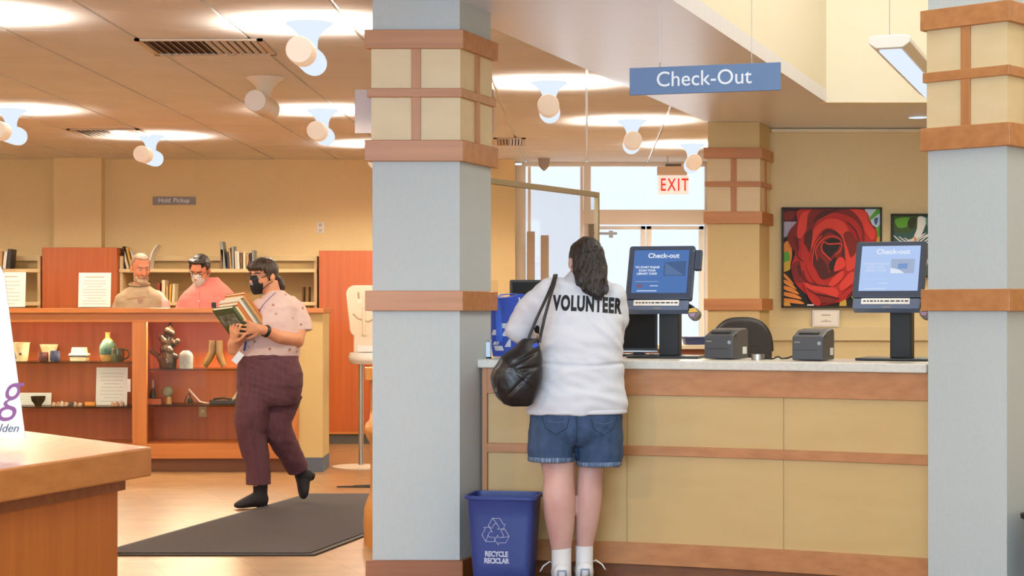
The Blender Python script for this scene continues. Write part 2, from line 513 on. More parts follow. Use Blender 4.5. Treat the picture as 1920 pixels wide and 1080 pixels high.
# ------------------------------------------------------------------ columns with cherry bands
def off_quad(q, e):
    """push the sides of a quad outwards by e"""
    n = len(q); out = []
    lines = []
    cx = sum(p[0] for p in q) / n; cy = sum(p[1] for p in q) / n
    for i in range(n):
        p, r = Vector(q[i]), Vector(q[(i + 1) % n])
        t = (r - p).normalized(); nn = Vector((t.y, -t.x))
        if nn.dot((p + r) / 2 - Vector((cx, cy))) < 0: nn = -nn
        lines.append((p + nn * e, t))
    for i in range(n):
        p, t = lines[i - 1]; q2, u = lines[i]
        den = t.x * u.y - t.y * u.x
        k = ((q2.x - p.x) * u.y - (q2.y - p.y) * u.x) / den
        out.append((p.x + t.x * k, p.y + t.y * k))
    return out

def column(name, label, quad, ztop, shaft_mat, h=lambda z: z):
    """quad: front-left, front-right, back-right, back-left on plan"""
    cx = sum(p[0] for p in quad) / 4; cy = sum(p[1] for p in quad) / 4
    t = thing(name, label, 'column', (cx, cy, 0))
    MB().prism(quad, 0.0, ztop).build('shaft', shaft_mat, t)
    MB().prism(off_quad(quad, 0.004), h(1.99), h(2.56)).build('veneer_panel', M_veneer, t)
    for z0, z1, e in ((2.49, 2.576, 0.026), (2.268, 2.31, 0.018), (1.976, 2.073, 0.026)):
        MB().prism(off_quad(quad, e), h(z0), h(z1)).build('band', M_band, t, bevel=0.003)
    MB().prism(off_quad(quad, 0.024), h(1.293), h(1.385)).build('chair_rail', M_band, t, bevel=0.003)
    MB().prism(off_quad(quad, 0.022), 0.0, h(0.154)).build('plinth', M_cherry, t, bevel=0.003)
    for i in range(4):
        p, r = Vector(quad[i]), Vector(quad[(i + 1) % 4])
        d = (r - p).normalized(); nn = Vector((d.y, -d.x))
        mid = (p + r) / 2
        if nn.dot(mid - Vector((cx, cy))) < 0: nn = -nn
        hw = 0.022
        pts = [mid - d * hw, mid + d * hw, mid + d * hw + nn * 0.016, mid - d * hw + nn * 0.016]
        MB().prism([(q.x, q.y) for q in pts], h(2.05), h(2.52)).build('muntin', M_bandz, t, bevel=0.002)
    return t

d = 8.05 * S
fl, fr_ = (PX(698.5, d), d), (PX(862, d), d)
sd = Vector((0.138, 0.37)) * S
column('square_column', 'tall pale blue grey column with cherry bands left of the woman in the volunteer shirt',
       [fl, fr_, (fr_[0] + sd.x, fr_[1] + sd.y), (fl[0] + sd.x, fl[1] + sd.y)], 2.795, M_shaft, sz)
a_, b_ = Vector((PX(1740, 7.53), 7.53)) * S, Vector((PX(1888, 7.28), 7.28)) * S
s2 = Vector((0.25, 0.275)).normalized() * 0.36
column('square_column', 'tall pale blue grey column with cherry bands at the right end of the checkout counter',
       [tuple(a_), tuple(b_), tuple(b_ + s2), tuple(a_ + s2)], 4.9, M_shaft, sz)
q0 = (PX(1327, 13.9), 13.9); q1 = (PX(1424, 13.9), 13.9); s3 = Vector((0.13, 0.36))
column('square_column', 'distant warm-lit column with cherry bands between the glass entrance and the rose painting',
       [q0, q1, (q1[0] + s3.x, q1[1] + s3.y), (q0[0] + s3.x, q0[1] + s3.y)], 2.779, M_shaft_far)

# ------------------------------------------------------------------ curved checkout counter
def cfront(x, off=0.0):
    t = x / S + 0.143
    y = (8.30 - 0.185 * t - 0.092 * t * t) * S
    sl = -0.185 - 0.184 * t
    n = Vector((sl, -1)).normalized()               # towards the customers
    return Vector((x, y)) + n * off
XL, XR = -0.138 * S, 1.80 * S
def cstrip(b, off0, off1, z0, z1, x0=XL, x1=XR, n=30):
    f = [cfront(x0 + (x1 - x0) * i / n, off1) for i in range(n + 1)]
    k = [cfront(x0 + (x1 - x0) * i / n, off0) for i in range(n + 1)]
    poly = [(p.x, p.y) for p in f] + [(p.x, p.y) for p in reversed(k)]
    m = len(f)
    vs = [(p.x, p.y, z) for z in (z0, z1) for p in f] + [(p.x, p.y, z) for z in (z0, z1) for p in k]
    F0, F1, K0, K1 = 0, m, 2 * m, 3 * m
    fs = []
    for i in range(n):
        fs += [(F0 + i, F0 + i + 1, F1 + i + 1, F1 + i), (K0 + i, K1 + i, K1 + i + 1, K0 + i + 1),
               (F1 + i, F1 + i + 1, K1 + i + 1, K1 + i), (F0 + i, K0 + i, K0 + i + 1, F0 + i + 1)]
    fs += [(F0, F1, K1, K0), (F0 + n, K0 + n, K1 + n, F1 + n)]
    return b.add(vs, fs)

ct = thing('checkout_counter', 'curved maple panelled checkout counter front with cherry rails', 'counter', (0.8, 8.1, 0))
cstrip(MB(), -0.3, 0.0, sz(0.126), sz(1.025)).build('carcass', M_panel, ct)
for i, (xa, xb) in enumerate(((XL + 0.03, 0.554), (0.560, 1.270), (1.276, XR))):
    cstrip(MB(), 0.0, 0.006, sz(0.22), sz(0.91), xa, xb, 14).build('panel', M_panel, ct)
cstrip(MB(), 0.0, 0.02, sz(0.905), sz(1.025)).build('apron', M_band, ct, bevel=0.002)
cstrip(MB(), 0.0, 0.02, sz(0.628), sz(0.672)).build('middle_rail', M_band, ct, bevel=0.002)
cstrip(MB(), 0.0, 0.022, sz(0.126), sz(0.226)).build('bottom_rail', M_band, ct, bevel=0.002)
cstrip(MB(), 0.0, 0.022, sz(0.226), sz(1.025), XL, XL + 0.026, 2).build('end_stile', M_bandz, ct, bevel=0.002)
cstrip(MB(), -0.25, -0.06, 0.0, sz(0.13)).build('toe_kick', M_cherry, ct)
cto = MB(); cstrip(cto, -0.62, 0.045, sz(1.025), sz(1.065), XL - 0.025, XR)
solid('countertop', cto, M_counter_top, 'pale speckled curved worktop lying along the checkout counter', 'countertop', bevel=0.006)
TOP = sz(1.065) + 0.001
# ------------------------------------------------------------------ ceiling lamps: short horizontal cylinders on a stem
M_lampglass = glow('lit_opal_glass', '#e6f2ff', 1.0)
M_lampoff = mat('opal_glass_unlit', '#e9dccb', 0.35)
M_lampcap = mat('cream_lamp_cap', '#efe4d6', 0.5, emit='#dcc4aa', emit_strength=0.38)  # faint glow put in to lighten the shaded caps of lit lamps
M_capoff = mat('cream_lamp_cap_unlit', '#efe4d6', 0.5)
WARM = (1.0, 0.83, 0.62)
def ceiling_lamp(x, y, label, lit=True, up=80, down=118, warm=WARM):
    t = thing('ceiling_lamp', label, 'ceiling lamp', (x, y, ZC), 0, 'cylinder lamps under the tile ceiling', local=True)
    t.rotation_euler = (0, 0, -math.atan(140 / F))
    g = M_lampglass if lit else M_lampoff
    MB().lathe([(0.001, 0), (0.125, 0), (0.120, -0.008), (0.085, -0.03), (0.058, -0.06), (0.046, -0.09), (0.044, -0.13), (0.001, -0.135)], (0, 0.05, 0)).build('flared_canopy', g, t, smooth='auto')
    # holder: opaque front drum, closed end towards the desk
    MB().tube([(0, -0.27, -0.185), (0, -0.285, -0.185), (0, -0.29, -0.185)][::-1] + [(0, -0.14, -0.185)], [0.03, 0.066, 0.07, 0.07], n=28).build('end_cap', M_lampcap if lit else M_capoff, t, smooth='auto')
    prof = [(-0.145, 0.066), (0.18, 0.07), (0.24, 0.066), (0.28, 0.05), (0.30, 0.028), (0.305, 0.006)]
    MB().tube([(0, yy, -0.185) for yy, r in prof], [r for yy, r in prof], n=28).build('glass_tube', g, t, smooth='auto')
    if lit:
        for nm, xx, z, rx, e, ang in (('lamp_uplight', -0.15, -0.11, 180, up / 2, 164), ('lamp_uplight', 0.15, -0.11, 180, up / 2, 164), ('lamp_downlight', 0.0, -0.262, 0, down, 172)):
            l = bpy.data.lights.new(nm, 'SPOT'); l.energy = e; l.color = warm if rx == 0 else (1.0, 0.92, 0.82)
            l.spot_size = R(ang); l.spot_blend = 0.35; l.shadow_soft_size = 0.05
            o = bpy.data.objects.new(nm, l); COL.objects.link(o); o.parent = t
            o.location = (xx, 0.06, z); o.rotation_euler = (R(rx), 0, 0)
    return t

ZL = 2.615
def lamp_at(px, py, label, **k):
    d = (ZL - CZ) * F / (HY - py)
    ceiling_lamp(PX(px, d) + 0.012, d + 0.29, label, **k)
lamp_at(560, 92, 'lit cylinder lamp nearest the tall left column, beside the square air vent')
lamp_at(478, 188, 'unlit cylinder lamp, the only dark one on the tile ceiling', lit=False)
lamp_at(592, 244, 'lit cylinder lamp just behind and right of the unlit one')
lamp_at(264, 288, 'lit cylinder lamp above the hold pickup wall sign')
lamp_at(-8, 243, 'lit cylinder lamp cut by the left edge of the photo')
lamp_at(1028, 196, 'lit cylinder lamp between the left column and the entrance, nearest of three there')
lamp_at(1187, 262, 'lit cylinder lamp below the check-out sign, middle of the three near the entrance')
lamp_at(1302, 303, 'lit cylinder lamp beside the red exit sign')
# unseen lamps added for room fill; only the first is known, by its glow
for x, y in ((-2.75, 8.9), (-3.6, 5.6), (-1.9, 4.6), (-5.0, 10.6), (-5.2, 15.0), (-1.2, 15.9)):
    ceiling_lamp(x, y, 'unseen lit cylinder lamp outside the picture, for room fill')

# ------------------------------------------------------------------ air vents in the tile ceiling
def vent(px0, px1, y0, y1, label):
    d1, d0 = (ZC - CZ) * F / (HY - y1), (ZC - CZ) * F / (HY - y0)
    dm = (d0 + d1) / 2
    x0, x1 = PX(px0, dm), PX(px1, dm)
    t = thing('air_vent', label, 'air vent', ((x0 + x1) / 2, dm, ZC), 0, 'air vents in the tile ceiling')
    M_v = mat('vent_cream', '#d9c8b2', 0.5); M_vd = mat('vent_dark', '#4a3526', 0.8)
    MB().box(x0, x1, d0, d1, ZC - 0.002, ZC + 0.004).build('duct_opening', M_vd, t)
    f = 0.03; fr = MB()
    fr.box(x0, x1, d0, d0 + f, ZC - 0.012, ZC).box(x0, x1, d1 - f, d1, ZC - 0.012, ZC).box(x0, x0 + f, d0, d1, ZC - 0.012, ZC).box(x1 - f, x1, d0, d1, ZC - 0.012, ZC)
    fr.build('frame', M_v, t)
    lv = MB(); n = max(8, int((x1 - x0) / 0.045))
    for i in range(n):
        xx = x0 + f + (x1 - x0 - 2 * f) * (i + 0.5) / n
        side = 1 if i < n / 2 else -1
        lv.cbox((xx, dm, ZC - 0.006), (0.028, d1 - d0 - 2 * f, 0.0025), Euler((0, R(38) * side, 0)).to_matrix())
    lv.build('louvre_blades', M_v, t)
vent(272, 505, 72, 101, 'louvred ceiling vent beside the large lit lamp near the column')
vent(142, 275, 241, 255, 'distant louvred ceiling vent left of the lamp over the hold pickup sign')
vent(926, 985, 258, 271, 'small louvred ceiling vent right of the left column')

# ------------------------------------------------------------------ recessed downlight and linear pendant in the well
d = (ZS - CZ) * F / (HY - 218)
t = thing('recessed_downlight', 'round white downlight set in the soffit above the second painting', 'downlight', (PX(1722, d), d, ZS))
MB().lathe([(0.09, 0.004), (0.09, -0.008), (0.075, -0.01)], (PX(1722, d), d, ZS)).build('trim_ring', M_white, t, smooth='auto')
MB().lathe([(0.074, 0.0), (0.074, -0.012), (0.01, -0.014)], (PX(1722, d), d, ZS)).build('lens', M_lampglass, t)
l = bpy.data.lights.new('downlight_beam', 'SPOT'); l.energy = 55; l.color = (1, 0.85, 0.62); l.spot_size = R(110); l.spot_blend = 0.6; l.shadow_soft_size = 0.06
o = bpy.data.objects.new('downlight_beam', l); COL.objects.link(o); o.parent = t; o.location = (0, 0, -0.03)

t = thing('linear_pendant', 'long white pendant light hanging in the cream ceiling well', 'pendant light', (PX(1667, 10.0), 10.0, 2.785), -math.atan2(DX, DY), local=True)
sec = [(-0.075, 0), (0.075, 0), (0.118, 0.03), (0.118, 0.062), (0.09, 0.075), (-0.09, 0.075), (-0.118, 0.062), (-0.118, 0.03)]
b = MB(); n = len(sec); ln = 2.45
b.add([(x, 0, z) for x, z in sec] + [(x, ln, z) for x, z in sec], [tuple(range(n)), tuple(range(n, 2 * n))] + [(i, (i + 1) % n, n + (i + 1) % n, n + i) for i in range(n)])
b.build('housing', M_white, t, bevel=0.006)
for i in range(2):
    MB().box(-0.062, 0.062, 0.05 + i * 1.2, 1.2 + i * 1.2, -0.012, 0.004).build('diffuser', M_lampglass, t)
for yy in (0.02, 2.35):
    MB().tube([(0, yy, 0.07), (0, yy, 2.13)], 0.0025, n=6).build('hanger_wire', M_steel, t)
l = bpy.data.lights.new('pendant_tube', 'AREA'); l.shape = 'RECTANGLE'; l.size = 0.12; l.size_y = 2.3; l.energy = 26; l.color = (1, 0.9, 0.75)
o = bpy.data.objects.new('pendant_tube', l); COL.objects.link(o); o.parent = t; o.location = (0, 1.22, -0.016)

# ------------------------------------------------------------------ hanging check-out sign
p0 = Vector((PX(1181, 8.1), 8.1)); p1 = Vector((PX(1464, 7.9), 7.9))
zc = (PZ(154, 8.1) + PZ(142.5, 7.9)) / 2
rz = math.atan2(p1.y - p0.y, p1.x - p0.x); ln = (p1 - p0).length
t = thing('hanging_sign', 'blue grey check-out sign hung on wires above the counter', 'sign', ((p0.x + p1.x) / 2, 8.0, zc), rz, local=True)
M_signblue = mat('sign_blue', '#5f7ba6', 0.5)
M_signwhite = mat('sign_white', '#e6ecf4', 0.6)
MB().box(-ln / 2, ln / 2, -0.008, 0.008, -0.0625, 0.0625).build('board', M_signblue, t, bevel=0.002)
MB().text('Check-Out', 0.098, Matrix.Translation((-0.003, -0.009, 0.002)) @ Matrix.Rotation(R(90), 4, 'X'), 0.002, bold=0.0002, sx=0.98).build('lettering', M_signwhite, t)
for xx in (-0.205, 0.215):
    MB().tube([(xx, 0, 0.062), (xx, 0, 2.5)], 0.0016, n=6).build('hanger_wire', M_steel, t)
    MB().tube([(xx, 0, 0.06), (xx, 0, 0.085)], 0.004, n=8).build('wire_clamp', M_steel, t)

# grey hanging sign half hidden behind the left column
d = 10.2
t = thing('hanging_sign', 'plain grey hanging sign panel half hidden behind the left column', 'sign', (PX(795, d), d, PZ(250, d)))
MB().box(PX(665, d), PX(925, d), d, d + 0.02, PZ(250, d), PZ(168, d)).build('board', mat('lilac_grey_sign', '#b5acb0', 0.5), t, bevel=0.002)
for px in (700, 890):
    MB().tube([(PX(px, d), d + 0.01, PZ(168, d)), (PX(px, d), d + 0.01, ZC)], 0.002, n=6).build('hanger_wire', M_steel, t)

# exit sign
d = 17.2
t = thing('exit_sign', 'red lettered exit sign hung before the entrance glass', 'exit sign', (PX(1262, d), d, PZ(364, d)))
MB().box(PX(1234, d), PX(1291, d), d, d + 0.05, PZ(364, d), PZ(329, d)).build('face', mat('exit_face', '#efe4dd', 0.5, emit='#f2e6de', emit_strength=0.55), t, bevel=0.004)
MB().text('EXIT', 0.172, Matrix.Translation((PX(1264.5, d), d - 0.004, PZ(347.5, d))) @ Matrix.Rotation(R(90), 4, 'X'), 0.004, bold=0.002, sx=0.66, spacing=1.25).build('lettering', glow('exit_red', '#f04030', 1.0), t)
MB().box(PX(1233, d), PX(1288, d), d - 0.02, d + 0.07, PZ(328, d), PZ(312, d)).build('mount_box', mat('exit_mount', '#d9c2a8', 0.5), t, bevel=0.004)
MB().box(PX(1248, d), PX(1277, d), d - 0.01, d + 0.06, PZ(312, d), PZ(307, d)).build('ceiling_plate', mat('dark_bronze', '#54443c', 0.4), t)
MB().tube([(PX(1252, d), d + 0.02, PZ(309, d)), (PX(1252, d), d + 0.02, ZC)], 0.01, n=8).build('stem', M_white, t)

# wall sign and light switch on the back wall
d = 17.6
t = thing('wall_sign', 'small grey hold pickup sign on the beige back wall', 'sign', (PX(327, d), d, PZ(376, d)))
MB().box(PX(287, d), PX(367, d), d - 0.02, d, PZ(384, d), PZ(369, d)).build('plate', mat('warm_grey_sign', '#8f8a88', 0.5), t, bevel=0.002)
for wd, px in (('Hold', 309), ('Pickup', 341)):
    MB().text(wd, 0.062, Matrix.Translation((PX(px, d), d - 0.022, PZ(376.2, d))) @ Matrix.Rotation(R(90), 4, 'X'), 0.002, bold=0.001).build('lettering', M_signwhite, t)
t = thing('light_switch', 'white switch plate on the back wall above the right orange panel', 'switch', (PX(601, d), d, PZ(427, d)))
MB().box(PX(594.5, d), PX(608, d), d - 0.01, d, PZ(437, d), PZ(417, d)).build('plate', M_white, t, bevel=0.003)
for yy in (422, 432):
    MB().box(PX(598, d), PX(604, d), d - 0.016, d - 0.008, PZ(yy + 3, d), PZ(yy - 3, d)).build('toggle', mat('switch_beige', '#c9b59a', 0.5), t)
# ------------------------------------------------------------------ back wall: orange closet blocks and bookcases between them
dP = 17.0
def closet(px0, px1, py, label, kick=True):
    x0, x1 = PX(px0, dP), PX(px1, dP); zt = PZ(py, dP)
    t = thing('closet_block', label, 'cabinet', ((x0 + x1) / 2, dP, 0))
    MB().box(x0, x1, dP, 17.43, 0.105, zt).build('body', M_orange, t, bevel=0.004)
    MB().box(x0 + 0.01, x1 - 0.01, dP + 0.01, 17.4, 0.0, 0.104).build('base', mat('dark_rubber_base', '#4b463f', 0.7), t)
    MB().box(x0, x1, dP - 0.002, dP + 0.02, 0.095, 0.115).build('base_strip', M_case, t)
closet(79, 219, 464, 'orange cherry closet block behind the older man, left on the back wall')
closet(598, 760, 470, 'orange cherry closet block beside the white pedestal stand')

M_shelf = mat('cream_shelf_metal', '#d9bf8e', 0.5)
dS = 17.08
def bookcase(px0, px1, label, uprights):
    x0, x1 = PX(px0, dS), PX(px1, dS)
    t = thing('bookcase', label, 'bookcase', ((x0 + x1) / 2, dS, 0))
    MB().box(x0, x1, 17.5, 17.54, 0.0, PZ(487, 17.5)).build('back_panel', mat('shelf_back_olive', '#b79a63', 0.6), t)
    MB().box(x0, x1, 17.44, 17.5, PZ(487, dS), PZ(478, dS)).build('top_rail', M_shelf, t)
    for zz in (PZ(504, dS), PZ(566, dS), 0.95, 0.55, 0.12):
        MB().box(x0, x1, dS, 17.5, zz - 0.035, zz).build('shelf', M_shelf, t, bevel=0.003)
    for u in uprights:
        MB().box(PX(u, dS) - 0.015, PX(u, dS) + 0.015, dS + 0.02, 17.5, 0.0, PZ(480, dS)).build('upright', M_shelf, t)
    return t
bookcase(-60, 76, 'cream bookcase left of the left orange block', (-55, 72))
bookcase(223, 594, 'cream wall bookcase behind the two men', (226.5, 591))

M_page = mat('book_pages', '#e9dfc8', 0.8)
BOOKC = {'cream': '#e3d3ae', 'black': '#2b2724', 'yellow': '#dcae45', 'white': '#e8e4dc', 'grey': '#8d938f', 'brown': '#7c5434', 'red': '#a93a26', 'green': '#4a5a3a', 'blue': '#4b5d80', 'tan': '#c59a62', 'orange': '#cf7a35'}
def book(name, x, y, z, w, dep, h, color, label, tilt=0.0, yaw=0.0, group=None, rot=None):
    """standing book, spine towards the viewer; origin at the lower middle of the spine"""
    t = thing(name, label, 'book', (x, y, z + abs(math.sin(tilt)) * w / 2), 0, group, local=True)
    if rot is not None: t.rotation_mode = 'XYZ'; t.rotation_euler = rot
    else: t.rotation_euler = (0, tilt, yaw)
    c = MB(); e = 0.0025
    c.box(-w / 2, -w / 2 + e, 0, dep, 0, h).box(w / 2 - e, w / 2, 0, dep, 0, h).box(-w / 2, w / 2, 0, e, 0, h)
    c.build('cover', mat('book_' + color, BOOKC[color], 0.5), t)
    MB().box(-w / 2 + e, w / 2 - e, e, dep - 0.004, 0.004, h - 0.004).build('pages', M_page, t)
    return t

# books on the upper shelf, (left px, right px, top px, colour, lean in degrees)
zt1 = PZ(504, dS) + 0.001
shelf_books = [
 (230, 234, 462, 'black', -1, 'black book at the left end of the shelf behind the older man'),
 (237, 242, 472, 'cream', -14, 'cream book leaning beside the black one, behind the older man'),
 (245, 249, 463, 'yellow', -14, 'yellow book leaning among the cream ones behind the older man'),
 (252, 255, 468, 'white', -14, 'white book just left of the older man\'s head'),
 (413, 418, 468, 'brown', 0, 'brown book, first of the row between the two masked people'),
 (418, 424, 453, 'grey', -7, 'tall grey book leaning, second of the row between the masked people'),
 (426, 431, 472, 'black', -3, 'short black book beside the tall grey leaning one'),
 (431, 435, 465, 'tan', -5, 'tan book leaning beside the short black one'),
 (435, 440, 462, 'grey', -2, 'upright grey book with a pale spine in the middle of the row'),
 (441, 445, 470, 'cream', -3, 'thin cream book right of the upright grey one'),
 (445, 450, 472, 'white', -3, 'white book in the right half of the row'),
 (450.5, 455, 474, 'brown', -2, 'brown book between pale ones in the right half of the row'),
 (455.5, 461, 474, 'cream', -1, 'wider cream book near the right end of the row'),
 (461.5, 467, 476, 'tan', -1, 'tan book near the right end, beside the wider cream one'),
 (467.5, 471, 474, 'black', 0, 'thin black book second from the right end of the row'),
 (472, 476.5, 469, 'grey', 0, 'grey book at the right end of the row above the walking woman'),
]
for a, b, top, colr, lean, lab in shelf_books:
    book('book', PX((a + b) / 2, dS + 0.05), dS + 0.05, zt1, (b - a) / F * dS, 0.17, PZ(top, dS + 0.05) - zt1, colr, lab, tilt=R(lean), group='books on the top wall shelf')
# white magazine bowing over the edge, right of the older man's head
mg = MB(); pts = [(PX(279, 17.2), zt1), (PX(280, 17.2), zt1 + 0.09), (PX(285, 17.2), zt1 + 0.17), (PX(293, 17.2), zt1 + 0.235)]
mg.add([(x, 17.18, z) for x, z in pts] + [(x + 0.014, 17.18, z) for x, z in pts] + [(x, 17.38, z) for x, z in pts] + [(x + 0.014, 17.38, z) for x, z in pts],
       [(i, i + 1, i + 5, i + 4) for i in range(3)] + [(8 + i, 12 + i, 13 + i, 9 + i) for i in range(3)] + [(i, 8 + i, 9 + i, i + 1) for i in range(3)] + [(4 + i, 5 + i, 13 + i, 12 + i) for i in range(3)] + [(3, 11, 15, 7), (0, 4, 12, 8)])
solid('magazine', mg, mat('book_white', BOOKC['white'], 0.5), 'white magazine curling on the shelf right of the older man\'s head', 'magazine')
zt2 = PZ(566, dS) + 0.001
low_books = [
 (296, 300, 531, 'red', 0, 'dark red book low on the shelf between the two men'),
 (303, 310, 525, 'cream', 0, 'tall cream book low on the shelf between the two men'),
 (310.5, 316, 536, 'tan', 0, 'tan book low on the shelf, right of the tall cream one'),
 (316.5, 321, 534, 'yellow', 2, 'yellow book low on the shelf between the two men'),
 (321.5, 327, 532, 'cream', 3, 'short cream book low on the shelf beside the pink shirt'),
 (566, 569, 538, 'brown', 0, 'thin brown book low on the shelf right of the walking woman'),
 (576, 579, 538, 'brown', 0, 'thin brown book nearest the right orange block'),
]
for a, b, top, colr, lean, lab in low_books:
    book('book', PX((a + b) / 2, dS + 0.05), dS + 0.05, zt2, (b - a) / F * dS, 0.17, PZ(top, dS + 0.05) - zt2, colr, lab, tilt=R(lean), group='books on the lower wall shelf')
for a, b, top, colr, lean, lab in [(-3, 4, 471, 'tan', 2, 'tan book cut by the left edge of the photo'), (4.5, 11, 472, 'white', 6, 'white book leaning at the far left shelf'), (12, 19, 467, 'black', 5, 'dark book leaning at the far left shelf, right of a white one')]:
    book('book', PX((a + b) / 2, dS + 0.05), dS + 0.05, zt1, (b - a) / F * dS, 0.17, PZ(top, dS + 0.05) - zt1, colr, lab, tilt=R(lean), group='books on the far left shelf')
bx = MB().box(PX(48, dS), PX(76, dS), dS + 0.03, dS + 0.3, PZ(587, dS), PZ(570, dS))

# ------------------------------------------------------------------ display case
dC = 14.06
def cx(px): return PX(px, dC)
def cz(py): return PZ(py, dC)
t = thing('display_case', 'long cherry display case with lit glass bays in front of the two men', 'display case', (-2.9, dC, 0))
XA, XB = -4.75, cx(606)
yb = dC + 0.5
MB().box(XA, XB + 0.01, dC - 0.035, yb + 0.03, cz(587), cz(577.5)).build('top_board', M_case, t, bevel=0.004)
MB().box(XA, cx(560), dC, dC + 0.03, cz(604), cz(587)).build('top_rail', M_case, t, bevel=0.002)
MB().box(XA, cx(560), dC - 0.01, dC + 0.05, cz(860), cz(832)).build('bottom_rail', M_case, t, bevel=0.003)
for a, b in ((248, 275), (546, 560), (-150, -120)):
    MB().box(cx(a), cx(b), dC - 0.006, dC + 0.04, cz(832), cz(604)).build('post', M_casez, t, bevel=0.002)
MB().box(XA, cx(562), yb - 0.02, yb, 0.11, cz(587)).build('back_panel', M_casein, t)
MB().box(XA, cx(562), dC + 0.03, yb - 0.02, cz(840), cz(832)).build('case_floor', M_casein, t)
MB().box(cx(262) - 0.012, cx(262) + 0.012, dC + 0.04, yb - 0.02, cz(832), cz(587)).build('divider', M_casein, t)
MB().box(cx(546), cx(562), dC + 0.03, yb - 0.02, cz(860), cz(587)).build('side_panel', M_casein, t)
MB().box(XA, cx(560), dC + 0.05, yb, 0.0, cz(860)).build('toe_kick', mat('case_kick', '#7a4824', 0.5), t)
MB().box(cx(560), XB - 0.005, dC + 0.01, yb, cz(858), cz(587)).build('end_panel', mat('beige_end_panel', '#cdb27a', 0.6, bump=0.08), t)
MB().box(cx(565), XB - 0.003, dC + 0.005, yb, 0.0, cz(858)).build('end_base', mat('blue_grey_base', '#566173', 0.6), t)
for a, b in ((-120, 248), (275, 546)):
    MB().box(cx(a), cx(b), dC + 0.012, dC + 0.018, cz(832), cz(604)).build('glass_pane', M_glass, t)
    o = MB().box(cx(a) + 0.1, cx(b) - 0.1, dC + 0.05, dC + 0.10, cz(600), cz(593)).build('light_strip', M_lampglass, t)
    l = bpy.data.lights.new('case_strip_lamp', 'AREA'); l.shape = 'RECTANGLE'; l.size = cx(b) - cx(a) - 0.2; l.size_y = 0.05
    l.energy = 32; l.color = (1, 0.76, 0.48)
    q = bpy.data.objects.new('case_strip_lamp', l); COL.objects.link(q); q.parent = t
    q.location = Vector(((cx(a) + cx(b)) / 2, dC + 0.17, cz(601))) - Vector(t.location); q.rotation_euler = (R(-38), 0, 0)
SH = {'l1': cz(679), 'l2': cz(763.5), 'r1': cz(692.5), 'r2': cz(760.5)}
for k, (a, b) in (('l1', (-120, 245)), ('l2', (-120, 245)), ('r1', (277, 545)), ('r2', (277, 545))):
    MB().box(cx(a), cx(b), dC + 0.06, yb - 0.03, SH[k] - 0.012, SH[k]).build('glass_shelf', M_shelfglass, t, label='glass shelf')
MB().box(cx(237), cx(243), dC + 0.03, dC + 0.04, cz(735), cz(711)).build('price_card', M_paper, t)

# pottery and other exhibits
dI = 14.3
def ix(px): return PX(px, dI)
kI = dI / F
M_cer_cream = mat('cream_glaze', '#e0d0a8', 0.25, color2='#cdb98c', scale=(20, 20, 20))
M_cer_red = mat('oxblood_glaze', '#6e3b33', 0.25, color2='#4c2c2c', scale=(30, 30, 30))
M_cer_blue = mat('slate_blue_glaze', '#454a66', 0.25, color2='#2f3350', scale=(30, 30, 30))
M_cer_teal = mat('teal_glaze', '#54715f', 0.22, color2='#2f4e48', scale=(14, 14, 9))
M_cer_tan = mat('tan_glaze', '#b98a4c', 0.3)
M_cer_olive = mat('olive_glaze', '#4f5138', 0.2, color2='#34392a', scale=(24, 24, 24))
M_cer_dark = mat('dark_bronze_glaze', '#2f2519', 0.16, color2='#47361f', scale=(18, 18, 18))
M_cer_grey = mat('grey_stone', '#7d7d7c', 0.6, color2='#6a6a69', scale=(30, 30, 30), bump=0.2)
M_cer_brown = mat('brown_raku', '#3a2b1f', 0.25, color2='#7c5f34', scale=(8, 8, 3))

g = 'pottery in the display case'
def pot(name, px, py_base, prof, m, label, cat, shelf, z=None):
    """prof in photo pixels: (radius, height)"""
    t = thing(name, label, cat, (ix(px), dI, SH[shelf] + 0.001), 0, g)
    MB().lathe([(0.001, 0)] + [(r * kI, h * kI) for r, h in prof] + [(max(prof[-1][0] - 1.5, 0.3) * kI, prof[-1][1] * kI), (max(prof[-1][0] - 2.5, 0.2) * kI, (prof[-1][1] - 5) * kI)], (ix(px), dI, SH[shelf] + 0.001)).build('body', m, t, smooth='auto')
    return t
t = pot('painted_vase', 39, 678, [(12, 0), (13, 2), (15, 20), (16.5, 33), (17.5, 35)], M_cer_cream, 'cream flared vase with dark painted flowers, leftmost in the case', 'vase', 'l1')
dz = SH['l1']
b = MB().sphere((ix(42), dI - 14 * kI, dz + 14 * kI), (2.6 * kI, 0.006, 2.6 * kI)).sphere((ix(29), dI - 11 * kI, dz + 19 * kI), (2.2 * kI, 0.006, 3 * kI)).tube([(ix(30), dI - 12.2 * kI, dz + 18 * kI), (ix(34), dI - 13.4 * kI, dz + 5 * kI)], 0.003)
b.build('painted_flowers', mat('dark_violet_glaze', '#4a3440', 0.4), t)
t = pot('scalloped_bowl', 86, 678, [(10, 0), (11, 3), (13, 17), (16, 26), (17.5, 31)], M_cer_cream, 'cream bowl with a ruffled rim behind the red and blue mugs', 'bowl', 'l1')
t.location.y += 0.1
for nm, px, mm, lab in (('small_mug', 85, M_cer_red, 'small dark red mug in front of the cream bowl'), ('small_mug', 107, M_cer_blue, 'small slate blue mug right of the red one')):
    t = pot(nm, px, 677, [(8, 0), (9.3, 2), (9.6, 10), (8.8, 17 if mm is M_cer_red else 20)], mm, lab, 'mug', 'l1')
    t.location.y -= 0.06
t = thing('butter_dish', 'layered cream ceramic dish with a lid and dark stripes', 'dish', (ix(149), dI, dz + 0.001), 0, g)
MB().box(ix(134), ix(164), dI - 0.06, dI + 0.06, dz + 0.001, dz + 9 * kI).build('base', M_cer_cream, t, bevel=0.008)
